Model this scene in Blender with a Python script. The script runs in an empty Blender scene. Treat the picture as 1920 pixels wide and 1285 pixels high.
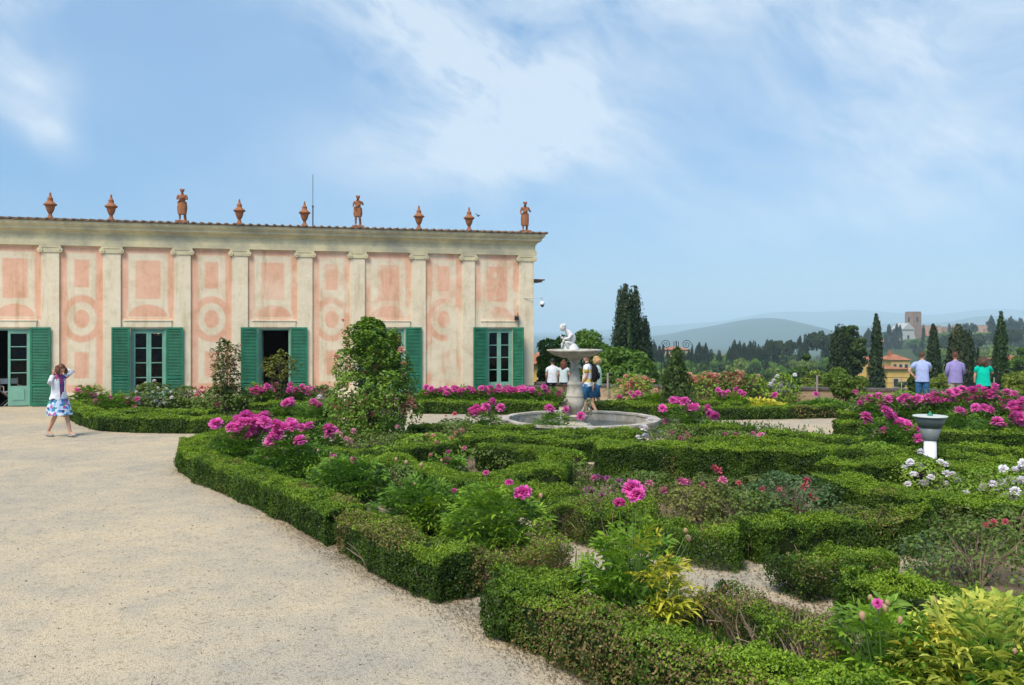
import bpy, bmesh, math, random
import numpy as np
from mathutils import Vector, Matrix

random.seed(7); RNG = np.random.default_rng(11)
sc = bpy.context.scene; COL = sc.collection
# ------------------------------------------------------------------ camera, sky, sun, exposure
F, CX, HZ, EYE = 1600.0, 960.0, 614.0, 2.5          # measured from the photograph (pixels of the 1920 frame, metres)
cam = bpy.data.cameras.new('camera'); camo = bpy.data.objects.new('camera', cam); COL.objects.link(camo)
camo.location = (0, 0, EYE); camo.rotation_euler = (math.radians(90), 0, 0)
cam.sensor_width = 36; cam.lens = 30; cam.shift_y = -28.5/1920; cam.clip_end = 40000; cam.clip_start = .1
sc.camera = camo
SUN_EL, SUN_AZ = math.radians(54), math.radians(211)      # azimuth clockwise from +Y: behind and left of the camera
sdir = Vector((math.sin(SUN_AZ)*math.cos(SUN_EL), math.cos(SUN_AZ)*math.cos(SUN_EL), math.sin(SUN_EL)))
sl = bpy.data.lights.new('sun', 'SUN'); sl.energy = 2.8; sl.angle = math.radians(30); sl.color = (1, .91, .78)
so = bpy.data.objects.new('sun', sl); COL.objects.link(so); so.rotation_euler = sdir.to_track_quat('Z', 'Y').to_euler()
sc.view_settings.view_transform = 'Standard'; sc.view_settings.look = 'None'
sc.view_settings.exposure = 0.67; sc.view_settings.gamma = 1
sc.cycles.use_denoising = True
sc.cycles.max_bounces = 6; sc.cycles.transparent_max_bounces = 8; sc.cycles.volume_bounces = 3
sc.cycles.diffuse_bounces = 3

def nd(nt, t, **kw):
    n = nt.nodes.new(t)
    for k, v in kw.items():
        if k in n.inputs: n.inputs[k].default_value = v
        else: setattr(n, k, v)
    return n
def lk(nt, a, b): nt.links.new(a, b)
def mth(nt, op, a, b=None, c=None):
    n = nt.nodes.new('ShaderNodeMath'); n.operation = op
    for i, x in enumerate((a, b, c)):
        if x is None: continue
        if isinstance(x, (int, float)): n.inputs[i].default_value = x
        else: nt.links.new(x, n.inputs[i])
    return n.outputs[0]

w = bpy.data.worlds.new('World'); sc.world = w; w.use_nodes = True; nt = w.node_tree; nt.nodes.clear()
sky = nd(nt, 'ShaderNodeTexSky'); sky.sky_type = 'NISHITA'; sky.sun_disc = False
sky.sun_elevation = SUN_EL; sky.sun_rotation = SUN_AZ; sky.air_density = 1.0; sky.dust_density = 0.6; sky.ozone_density = 2.0; sky.altitude = 100
tc = nd(nt, 'ShaderNodeTexCoord'); sep = nd(nt, 'ShaderNodeSeparateXYZ'); lk(nt, tc.outputs['Generated'], sep.inputs[0])
dx, dy, dz = sep.outputs
# direction coordinates: t = x/y (azimuth tangent), e = z/y (elevation tangent), valid ahead; abs(y) keeps the rest of the dome covered
ay = mth(nt, 'MAXIMUM', mth(nt, 'ABSOLUTE', dy), .15)
T = mth(nt, 'DIVIDE', dx, ay); E = mth(nt, 'DIVIDE', dz, ay)
def uvw(x, y):
    c = nd(nt, 'ShaderNodeCombineXYZ'); lk(nt, x, c.inputs[0]); lk(nt, y, c.inputs[1]); return c.outputs[0]
# wind-drawn streaks: stretch along a slanted axis, warp with a second noise
warp = nd(nt, 'ShaderNodeTexNoise', Scale=2.2, Detail=3.0); lk(nt, uvw(T, E), warp.inputs['Vector'])
ws = nd(nt, 'ShaderNodeSeparateColor'); lk(nt, warp.outputs['Color'], ws.inputs[0])
T2 = mth(nt, 'ADD', T, mth(nt, 'MULTIPLY', mth(nt, 'SUBTRACT', ws.outputs[0], .5), .35))
E2 = mth(nt, 'ADD', E, mth(nt, 'MULTIPLY', mth(nt, 'SUBTRACT', ws.outputs[1], .5), .22))
ca, sa = math.cos(math.radians(-24)), math.sin(math.radians(-24))
A = mth(nt, 'ADD', mth(nt, 'MULTIPLY', T2, ca), mth(nt, 'MULTIPLY', E2, sa))
B = mth(nt, 'SUBTRACT', mth(nt, 'MULTIPLY', E2, ca), mth(nt, 'MULTIPLY', T2, sa))
n1 = nd(nt, 'ShaderNodeTexNoise', Scale=1.0, Detail=9.0, Roughness=.6)
lk(nt, uvw(mth(nt, 'MULTIPLY', A, 4.0), mth(nt, 'MULTIPLY', B, 7.0)), n1.inputs['Vector'])
n2 = nd(nt, 'ShaderNodeTexNoise', Scale=1.0, Detail=8.0, Roughness=.68)
lk(nt, uvw(mth(nt, 'MULTIPLY', A, 11.0), mth(nt, 'MULTIPLY', B, 22.0)), n2.inputs['Vector'])
def blob(u, v, ru, rv, ang, amp):
    t0, e0 = (u-CX)/F, (HZ-v)/F; c, s = math.cos(math.radians(ang)), math.sin(math.radians(ang))
    a = mth(nt, 'SUBTRACT', T2, t0); b = mth(nt, 'SUBTRACT', E2, e0)
    p = mth(nt, 'DIVIDE', mth(nt, 'ADD', mth(nt, 'MULTIPLY', a, c), mth(nt, 'MULTIPLY', b, s)), ru/F)
    q = mth(nt, 'DIVIDE', mth(nt, 'SUBTRACT', mth(nt, 'MULTIPLY', b, c), mth(nt, 'MULTIPLY', a, s)), rv/F)
    r2 = mth(nt, 'ADD', mth(nt, 'MULTIPLY', p, p), mth(nt, 'MULTIPLY', q, q))
    return mth(nt, 'MULTIPLY', mth(nt, 'EXPONENT', mth(nt, 'MULTIPLY', r2, -1.0)), amp)
bl = None
for a in ((860, 140, 330, 110, -24, 1.15), (850, 265, 200, 75, 5, 1.2), (1040, 150, 200, 110, 10, .65), (1180, 10, 400, 50, -4, .65), (1750, 60, 360, 110, -12, .85),
          (1720, 250, 360, 80, -4, .6), (60, 90, 130, 60, -25, .7), (85, 200, 110, 42, -28, .8), (10, 5, 180, 30, 0, .6), (1600, 380, 480, 80, 3, .45),
          (700, 30, 260, 50, -20, .5), (1500, 170, 260, 60, -10, .25)):
    b = blob(*a); bl = b if bl is None else mth(nt, 'ADD', bl, b)
tex = mth(nt, 'ADD', mth(nt, 'MULTIPLY', n1.outputs[0], .62), mth(nt, 'MULTIPLY', n2.outputs[0], .60))
tex = mth(nt, 'MULTIPLY', mth(nt, 'SUBTRACT', tex, .39), 2.7)
cm = mth(nt, 'MULTIPLY', bl, tex)
n3 = nd(nt, 'ShaderNodeTexNoise', Scale=1.6, Detail=5.0); lk(nt, uvw(A, mth(nt, 'MULTIPLY', B, 2.2)), n3.inputs['Vector'])
veil = mth(nt, 'MULTIPLY', mth(nt, 'SUBTRACT', n3.outputs[0], .42), .55)
cm = mth(nt, 'ADD', cm, mth(nt, 'MAXIMUM', veil, 0.0))
cl = nd(nt, 'ShaderNodeClamp', Max=.74); lk(nt, cm, cl.inputs[0])
mx = nd(nt, 'ShaderNodeMix'); mx.data_type = 'RGBA'; mx.inputs[7].default_value = (5.2, 5.8, 6.3, 1)
lk(nt, cl.outputs[0], mx.inputs[0])
# thin high veil over the whole dome so the blue is milky
mv = nd(nt, 'ShaderNodeMix'); mv.data_type = 'RGBA'; mv.inputs[0].default_value = .60; mv.inputs[7].default_value = (1.20, 2.75, 4.9, 1)
lk(nt, sky.outputs[0], mv.inputs[6]); lk(nt, mv.outputs[2], mx.inputs[6])
bg = nd(nt, 'ShaderNodeBackground', Strength=.105); lk(nt, mx.outputs[2], bg.inputs[0])
wo = nd(nt, 'ShaderNodeOutputWorld'); lk(nt, bg.outputs[0], wo.inputs[0])

# ------------------------------------------------------------------ helpers
def P(u, v, z=0.0):
    D = (EYE-z)*F/(v-HZ); return Vector(((u-CX)/F*D, D, z))
def Q(u, v, D): return Vector(((u-CX)/F*D, D, EYE-(v-HZ)/F*D))

def vnoise(p, seed=0):
    """smooth value noise, p (n,3) -> (n,) in 0..1"""
    p = np.asarray(p, float)+seed*17.31; i = np.floor(p).astype(np.int64); f = p-i; f = f*f*(3-2*f); r = 0
    for a in (0, 1):
        for b in (0, 1):
            for c in (0, 1):
                h = (i[:, 0]+a)*374761393+(i[:, 1]+b)*668265263+(i[:, 2]+c)*2147483647+seed*974634777
                h = (h ^ (h >> 13))*1274126177; h = (h ^ (h >> 16)) & 0xffff
                wgt = (f[:, 0] if a else 1-f[:, 0])*(f[:, 1] if b else 1-f[:, 1])*(f[:, 2] if c else 1-f[:, 2])
                r = r+wgt*h/65535.0
    return r

def setp(o, label=None, cat=None, group=None, kind=None):
    if label: o['label'] = label
    if cat: o['category'] = cat
    if group: o['group'] = group
    if kind: o['kind'] = kind
    return o
def thing(name, label, cat, loc=(0, 0, 0), rz=0, group=None, scale=1):
    o = bpy.data.objects.new(name, None); COL.objects.link(o); o.location = loc; o.rotation_euler = (0, 0, rz); o.scale = (scale,)*3
    o.empty_display_size = .2
    return setp(o, label, cat, group)
def link(name, me, parent=None, m=None):
    if m is not None and not me.materials: me.materials.append(m)
    o = bpy.data.objects.new(name, me); COL.objects.link(o)
    if parent is not None: o.parent = parent
    return o
def dup_tree(o, parent=None):
    c = o.copy(); COL.objects.link(c)
    if parent is not None: c.parent = parent
    for ch in list(CH.get(o.name, [])) or [x for x in o.children]: dup_tree(ch, c)
    return c
CH = {}

class MB:
    def __init__(s): s.v = []; s.f = []
    def add(s, vs, fs):
        n = len(s.v); s.v += [tuple(x) for x in vs]; s.f += [tuple(i+n for i in f) for f in fs]; return s
    def box(s, c, sz, R=None, taper=1.0):
        x, y, z = (a/2 for a in sz); vs = []
        for k in (-1, 1):
            t = taper if k > 0 else 1
            for a, b in ((-1, -1), (1, -1), (1, 1), (-1, 1)):
                p = Vector((a*x*t, b*y*t, k*z))
                if R is not None: p = R @ p
                vs.append(p+Vector(c))
        return s.add(vs, [(3, 2, 1, 0), (4, 5, 6, 7), (0, 1, 5, 4), (1, 2, 6, 5), (2, 3, 7, 6), (3, 0, 4, 7)])
    def frame(s, o, ax, ay, az, a0, a1, b0, b1, c0, c1):
        """box in a custom frame: origin o, axes"""
        vs = [o+ax*a+ay*b+az*c for c in (c0, c1) for a, b in ((a0, b0), (a1, b0), (a1, b1), (a0, b1))]
        return s.add(vs, [(3, 2, 1, 0), (4, 5, 6, 7), (0, 1, 5, 4), (1, 2, 6, 5), (2, 3, 7, 6), (3, 0, 4, 7)])
    def tube(s, path, rad, n=8, caps=True, ell=None):
        path = [Vector(p) for p in path]; rings = []
        if isinstance(rad, (int, float)): rad = [rad]*len(path)
        ref = None
        for i, p in enumerate(path):
            d = (path[min(i+1, len(path)-1)]-path[max(i-1, 0)]).normalized()
            if ref is None: ref = Vector((1, 0, 0)) if abs(d.x) < .8 else Vector((0, 1, 0))
            a = (ref-d*ref.dot(d)).normalized(); b = d.cross(a); ref = a
            r = rad[i]; ra, rb = r if isinstance(r, tuple) else (r, r)
            rings.append([p+a*ra*math.cos(2*math.pi*k/n)+b*rb*math.sin(2*math.pi*k/n) for k in range(n)])
        vs = [q for r in rings for q in r]; fs = []
        for i in range(len(rings)-1):
            for k in range(n):
                fs.append((i*n+k, i*n+(k+1) % n, (i+1)*n+(k+1) % n, (i+1)*n+k))
        if caps: fs.append(tuple(range(n-1, -1, -1))); fs.append(tuple((len(rings)-1)*n+k for k in range(n)))
        return s.add(vs, fs)
    def lathe(s, prof, n=24, c=(0, 0, 0), wob=None):
        vs = []; fs = []
        for i, (r, z) in enumerate(prof):
            for k in range(n):
                a = 2*math.pi*k/n; rr = r*(wob(a, z) if wob else 1)
                vs.append((c[0]+rr*math.cos(a), c[1]+rr*math.sin(a), c[2]+z))
        for i in range(len(prof)-1):
            for k in range(n): fs.append((i*n+k, i*n+(k+1) % n, (i+1)*n+(k+1) % n, (i+1)*n+k))
        fs.append(tuple(range(n-1, -1, -1))); fs.append(tuple((len(prof)-1)*n+k for k in range(n)))
        return s.add(vs, fs)
    def disc(s, c, r, n=48):
        vs = [(c[0]+r*math.cos(2*math.pi*k/n), c[1]+r*math.sin(2*math.pi*k/n), c[2]) for k in range(n)]
        return s.add(vs, [tuple(range(n))])
    def ell(s, c, r, nu=12, nv=8, R=None):
        vs = []; fs = []; c = Vector(c)
        for j in range(nv+1):
            th = math.pi*j/nv
            for i in range(nu):
                a = 2*math.pi*i/nu
                p = Vector((r[0]*math.sin(th)*math.cos(a), r[1]*math.sin(th)*math.sin(a), r[2]*math.cos(th)))
                if R is not None: p = R @ p
                vs.append(c+p)
        for j in range(nv):
            for i in range(nu): fs.append((j*nu+i, (j+1)*nu+i, (j+1)*nu+(i+1) % nu, j*nu+(i+1) % nu))
        return s.add(vs, fs)
    def mesh(s, name, m=None, smooth=False):
        me = bpy.data.meshes.new(name); me.from_pydata(s.v, [], s.f)
        if m is not None: me.materials.append(m)
        if smooth: me.polygons.foreach_set('use_smooth', [True]*len(me.polygons))
        me.update(); return me
    def build(s, name, m=None, parent=None, smooth=False, bevel=0):
        me = s.mesh(name, m, smooth)
        if bevel:
            bm = bmesh.new(); bm.from_mesh(me); bmesh.ops.remove_doubles(bm, verts=bm.verts, dist=1e-5)
            ed = [e for e in bm.edges if len(e.link_faces) == 2 and e.calc_face_angle(0) > .6]
            bmesh.ops.bevel(bm, geom=ed, offset=bevel, segments=2, affect='EDGES', profile=.5)
            bm.to_mesh(me); bm.free()
        return link(name, me, parent)

def np_mesh(name, V, quads=None, tris=None, col=None, m=None, smooth=False):
    me = bpy.data.meshes.new(name); V = np.ascontiguousarray(V, np.float32).reshape(-1, 3)
    idx = []; tot = []
    if quads is not None and len(quads): idx.append(np.asarray(quads, np.int32).ravel()); tot.append(np.full(len(quads), 4, np.int32))
    if tris is not None and len(tris): idx.append(np.asarray(tris, np.int32).ravel()); tot.append(np.full(len(tris), 3, np.int32))
    idx = np.concatenate(idx); tot = np.concatenate(tot); st = np.concatenate([[0], np.cumsum(tot)[:-1]]).astype(np.int32)
    me.vertices.add(len(V)); me.vertices.foreach_set('co', V.ravel())
    me.loops.add(len(idx)); me.loops.foreach_set('vertex_index', idx)
    me.polygons.add(len(tot)); me.polygons.foreach_set('loop_start', st)
    if smooth: me.polygons.foreach_set('use_smooth', np.ones(len(tot), bool))
    me.update(calc_edges=True)
    if col is not None:
        a = me.attributes.new('col', 'FLOAT_COLOR', 'POINT')
        a.data.foreach_set('color', np.concatenate([col, np.ones((len(col), 1))], 1).astype(np.float32).ravel())
    if m is not None: me.materials.append(m)
    return me
def unit(a): return a/np.maximum(np.linalg.norm(a, axis=1, keepdims=True), 1e-9)
def leaves(name, Pn, N, U, L, W, colr, m, long=False, droop=.25, fold=.25):
    """leaf-shaped faces: centre/base Pn, normal N, axis U, length L, width W, colour per leaf"""
    n = len(Pn); L = np.broadcast_to(L, n)[:, None]; W = np.broadcast_to(W, n)[:, None]
    U = unit(U-N*np.sum(U*N, 1, keepdims=True)); S = np.cross(N, U)
    if not long:
        V = np.stack([Pn-U*L*.5, Pn+S*W*.5-U*L*.05+N*W*fold, Pn+U*L*.5, Pn-S*W*.5-U*L*.05+N*W*fold], 1)
        q = np.arange(n*4).reshape(n, 4); return np_mesh(name, V, q, None, np.repeat(colr, 4, 0), m)
    z = np.array([[0, 0, -1.0]])
    def at(t, s): return Pn+U*L*t+S*W*s+z*droop*L*t*t+N*W*abs(s)*fold*2
    V = np.stack([at(0, 0), at(.3, -.5), at(.3, .5), at(.68, -.36), at(.68, .36), at(1, 0), at(.3, 0), at(.68, 0)], 1)
    b = (np.arange(n)*8)[:, None]
    q = np.concatenate([b+[[1, 6, 7, 3]], b+[[6, 2, 4, 7]]]); t = np.concatenate([b+[[0, 6, 1]], b+[[0, 2, 6]], b+[[3, 7, 5]], b+[[7, 4, 5]]])
    return np_mesh(name, V, q, t, np.repeat(colr, 8, 0), m)
def rdir(n): return unit(RNG.normal(size=(n, 3)))

def mat(name, col=(.5, .5, .5), rough=.7, spec=.3, metal=0, var=0, scale=4, col2=None, bump=0, bscale=30, detail=5):
    m = bpy.data.materials.new(name); m.use_nodes = True; t = m.node_tree; b = t.nodes['Principled BSDF']
    b.inputs['Roughness'].default_value = rough; b.inputs['Specular IOR Level'].default_value = spec; b.inputs['Metallic'].default_value = metal
    b.inputs['Base Color'].default_value = (*col, 1)
    co = nd(t, 'ShaderNodeTexCoord')
    if var or col2:
        n = nd(t, 'ShaderNodeTexNoise', Scale=scale, Detail=detail, Roughness=.6); lk(t, co.outputs['Object'], n.inputs['Vector'])
        r = nd(t, 'ShaderNodeValToRGB'); r.color_ramp.elements[0].position = .35; r.color_ramp.elements[1].position = .65
        c2 = col2 or tuple(max(0, c*(1-var)) for c in col)
        r.color_ramp.elements[0].color = (*c2, 1); r.color_ramp.elements[1].color = (*(col if col2 else tuple(c*(1+var*.5) for c in col)), 1)
        lk(t, n.outputs[0], r.inputs[0]); lk(t, r.outputs[0], b.inputs['Base Color'])
    if bump:
        n = nd(t, 'ShaderNodeTexNoise', Scale=bscale, Detail=6.0); lk(t, co.outputs['Object'], n.inputs['Vector'])
        bp = nd(t, 'ShaderNodeBump', Strength=bump, Distance=.02); lk(t, n.outputs[0], bp.inputs['Height']); lk(t, bp.outputs[0], b.inputs['Normal'])
    return m
def leaf_mat(name, rough=.5, trans=.24, spec=.3, tint=(1.15, 1.2, .55)):
    m = bpy.data.materials.new(name); m.use_nodes = True; t = m.node_tree; b = t.nodes['Principled BSDF']; o = t.nodes['Material Output']
    a = nd(t, 'ShaderNodeAttribute'); a.attribute_name = 'col'
    b.inputs['Roughness'].default_value = rough; b.inputs['Specular IOR Level'].default_value = spec
    lk(t, a.outputs['Color'], b.inputs['Base Color'])
    tr = nd(t, 'ShaderNodeBsdfTranslucent'); mu = nd(t, 'ShaderNodeMix'); mu.data_type = 'RGBA'; mu.blend_type = 'MULTIPLY'; mu.inputs[0].default_value = 1
    mu.inputs[7].default_value = (*tint, 1); lk(t, a.outputs['Color'], mu.inputs[6]); lk(t, mu.outputs[2], tr.inputs[0])
    ms = nd(t, 'ShaderNodeMixShader'); ms.inputs[0].default_value = trans
    lk(t, b.outputs[0], ms.inputs[1]); lk(t, tr.outputs[0], ms.inputs[2]); lk(t, ms.outputs[0], o.inputs[0]); return m
M = {}
M['leaf'] = leaf_mat('leaf'); M['petal'] = leaf_mat('petal', .7, .35, .1, (1.05, .9, .95))
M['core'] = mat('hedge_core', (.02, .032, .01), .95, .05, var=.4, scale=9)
M['twig'] = mat('twig', (.34, .26, .18), .9, .1, var=.4, scale=20)
M['bark'] = mat('bark', (.10, .08, .06), .9, .1, var=.4, scale=8, bump=.4)
M['stem'] = mat('stem', (.13, .22, .05), .6, .2)
# ------------------------------------------------------------------ ground and far terrain
def gravel_mat():
    m = bpy.data.materials.new('gravel'); m.use_nodes = True; t = m.node_tree; b = t.nodes['Principled BSDF']
    b.inputs['Roughness'].default_value = .95; b.inputs['Specular IOR Level'].default_value = .1
    g = nd(t, 'ShaderNodeNewGeometry')
    big = nd(t, 'ShaderNodeTexNoise', Scale=.35, Detail=4.0, Roughness=.55); lk(t, g.outputs['Position'], big.inputs['Vector'])
    mid = nd(t, 'ShaderNodeTexNoise', Scale=2.3, Detail=5.0, Roughness=.65); lk(t, g.outputs['Position'], mid.inputs['Vector'])
    r1 = nd(t, 'ShaderNodeValToRGB'); e = r1.color_ramp.elements; e[0].position = .40; e[1].position = .60
    e[0].color = (.425, .38, .305, 1); e[1].color = (.60, .49, .335, 1)
    ad = mth(t, 'ADD', mth(t, 'MULTIPLY', big.outputs[0], .6), mth(t, 'MULTIPLY', mid.outputs[0], .4)); lk(t, ad, r1.inputs[0])
    # stones: cell colours, dark gaps, occasional dark or white stone
    v = nd(t, 'ShaderNodeTexVoronoi', Scale=100.0); lk(t, g.outputs['Position'], v.inputs['Vector'])
    sv = nd(t, 'ShaderNodeSeparateColor'); lk(t, v.outputs['Color'], sv.inputs[0])
    r2 = nd(t, 'ShaderNodeValToRGB'); e = r2.color_ramp.elements; e[0].position = 0; e[0].color = (.22, .2, .17, 1); e[1].position = 1; e[1].color = (1.3, 1.28, 1.22, 1)
    x = r2.color_ramp.elements.new(.16); x.color = (.62, .6, .56, 1); x = r2.color_ramp.elements.new(.3); x.color = (.95, .94, .92, 1); x = r2.color_ramp.elements.new(.85); x.color = (1.06, 1.05, 1.0, 1)
    lk(t, sv.outputs[0], r2.inputs[0])
    v2 = nd(t, 'ShaderNodeTexVoronoi', Scale=28.0); lk(t, g.outputs['Position'], v2.inputs['Vector'])
    s2 = nd(t, 'ShaderNodeSeparateColor'); lk(t, v2.outputs['Color'], s2.inputs[0])
    r3 = nd(t, 'ShaderNodeValToRGB'); e = r3.color_ramp.elements; e[0].position = .0; e[0].color = (.5, .46, .4, 1); e[1].position = .14; e[1].color = (1, 1, 1, 1); lk(t, s2.outputs[0], r3.inputs[0])
    m1 = nd(t, 'ShaderNodeMix'); m1.data_type = 'RGBA'; m1.blend_type = 'MULTIPLY'; m1.inputs[0].default_value = .55; lk(t, r1.outputs[0], m1.inputs[6]); lk(t, r2.outputs[0], m1.inputs[7])
    m2 = nd(t, 'ShaderNodeMix'); m2.data_type = 'RGBA'; m2.blend_type = 'MULTIPLY'; m2.inputs[0].default_value = .5; lk(t, m1.outputs[2], m2.inputs[6]); lk(t, r3.outputs[0], m2.inputs[7])
    lk(t, m2.outputs[2], b.inputs['Base Color'])
    hh = mth(t, 'ADD', v.outputs['Distance'], mth(t, 'MULTIPLY', mid.outputs[0], -1.5))
    bp = nd(t, 'ShaderNodeBump', Strength=.55, Distance=.012); bp.invert = True; lk(t, hh, bp.inputs['Height']); lk(t, bp.outputs[0], b.inputs['Normal'])
    return m
M['gravel'] = gravel_mat()
M['soil'] = mat('soil', (.30, .225, .15), .95, .05, col2=(.17, .12, .08), scale=3, bump=.8, bscale=40)
M['litter'] = mat('litter', (.46, .37, .26), .95, .05, col2=(.30, .22, .14), scale=25, bump=.8, bscale=60)

# parapet line (inner face) measured from the photograph
WALL = [Q(1003, 700, 31.2), Q(1130, 700, 29.9), Q(1300, 700, 29.0), Q(1500, 700, 28.4), Q(1700, 700, 27.6), Q(1900, 700, 26.9), Q(2300, 700, 25.3)]
WALL = [Vector((p.x, p.y, 0)) for p in WALL]
edge = [(-40, 45), (.6, 45), (.6, 31.9)] + [(p.x, p.y+.35) for p in WALL] + [(40, 24), (40, -14), (-40, -14)]
me = bpy.data.meshes.new('gravel_ground')
bm = bmesh.new(); vs = [bm.verts.new((x, y, 0)) for x, y in edge]; vb = [bm.verts.new((x, y, -12)) for x, y in edge]
bm.faces.new(vs)
for i in range(len(vs)): bm.faces.new((vs[i], vb[i], vb[(i+1) % len(vs)], vs[(i+1) % len(vs)]))
bmesh.ops.recalc_face_normals(bm, faces=bm.faces); bm.to_mesh(me); bm.free(); me.materials.append(M['gravel'])
setp(link('gravel_ground', me), kind='structure')

def terrain_z(u, D):
    b = np.interp(D, [28, 60, 100, 200, 400, 700, 1500, 4000, 15000], [-8, -8, -9, -14, -21, -30, -55, -85, -85])
    h = np.interp(D, [150, 400, 520, 650, 760, 860, 1000, 1300, 1900], [0, 2, 5, 11, 17, 33, 37, 30, 0])
    k = np.clip((u-1480)/190, 0, 1); k = k*k*(3-2*k)
    return b+h*k
us = np.linspace(-1500, 4200, 240); Ds = np.geomspace(26.0, 14500, 90)
UU, DD = np.meshgrid(us, Ds, indexing='ij'); ZZ = terrain_z(UU, DD)
pp = np.stack([(UU-CX)/F*DD, DD, ZZ], -1).reshape(-1, 3)
pp[:, 2] += (vnoise(pp*np.array([.012, .012, 0]), 3)-.5)*np.clip(DD.ravel()*.02, 0, 8)
idx = np.arange(240*90).reshape(240, 90); q = np.stack([idx[:-1, :-1], idx[1:, :-1], idx[1:, 1:], idx[:-1, 1:]], -1).reshape(-1, 4)
M['land'] = mat('land', (.03, .06, .018), .95, .05, col2=(.07, .09, .03), scale=.02, detail=8)
setp(link('valley_ground', np_mesh('valley_ground', pp, q, None, None, M['land'], True)), kind='structure')

M['hill'] = mat('hill_woods', (.035, .07, .05), .95, .05, col2=(.06, .09, .06), scale=.004, detail=9)
def ridge(name, pts, R, depth, base=-85, seed=1):
    u = np.array([p[0] for p in pts], float); v = np.array([p[1] for p in pts], float)
    uu = np.linspace(u[0], u[-1], 260); k = np.interp(uu, u, v)
    ker = np.hanning(13); ker /= ker.sum(); k = np.convolve(np.pad(k, 6, 'edge'), ker, 'valid')
    nb = 24; tt = np.linspace(-1, 1, nb); V = []
    for j, t in enumerate(tt):
        D = R+t*depth; top = EYE+(HZ-k)/F*R
        s = 1-abs(t)**1.3
        x = (uu-CX)/F*(R+t*depth*.5); z = base+(top-base)*np.clip(s, 0, 1)
        n = vnoise(np.stack([x/300, np.full_like(x, D/300), 0*x], 1), seed)-.5
        n2 = vnoise(np.stack([x/70, np.full_like(x, D/70), 0*x], 1), seed+5)-.5
        z = z+n*45*(1-s)*s*4*.6+n2*R*.0006
        V.append(np.stack([x, np.full_like(x, D), z], 1))
    V = np.stack(V, 1).reshape(-1, 3); idx = np.arange(260*nb).reshape(260, nb)
    q = np.stack([idx[:-1, :-1], idx[1:, :-1], idx[1:, 1:], idx[:-1, 1:]], -1).reshape(-1, 4)
    return setp(link(name, np_mesh(name, V, q, None, None, M['hill'], True)), kind='structure')
ridge('near_hills', [(300, 650), (900, 645), (1000, 640), (1100, 636), (1180, 634), (1225, 632), (1255, 629), (1290, 617), (1340, 611), (1360, 607), (1385, 600), (1440, 594.5), (1480, 600), (1530, 613), (1565, 624), (1640, 640), (2400, 660)], 4600, 1500, seed=2)
ridge('middle_hills', [(300, 640), (950, 633), (1100, 631), (1220, 633), (1400, 640), (1540, 626), (1590, 615), (1640, 609), (1690, 604), (1740, 606), (1790, 603), (1830, 593), (1856, 588.5), (1890, 597), (1960, 607), (2400, 620)], 6200, 1500, seed=7)
ridge('far_hills', [(200, 630), (960, 629), (1060, 626), (1200, 613), (1250, 610), (1290, 607), (1370, 601), (1420, 588), (1480, 583), (1540, 585), (1600, 579.5), (1660, 585), (1720, 590), (1750, 592), (1800, 584), (1870, 577.5), (1930, 583), (2400, 600)], 10500, 2500, seed=4)

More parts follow.
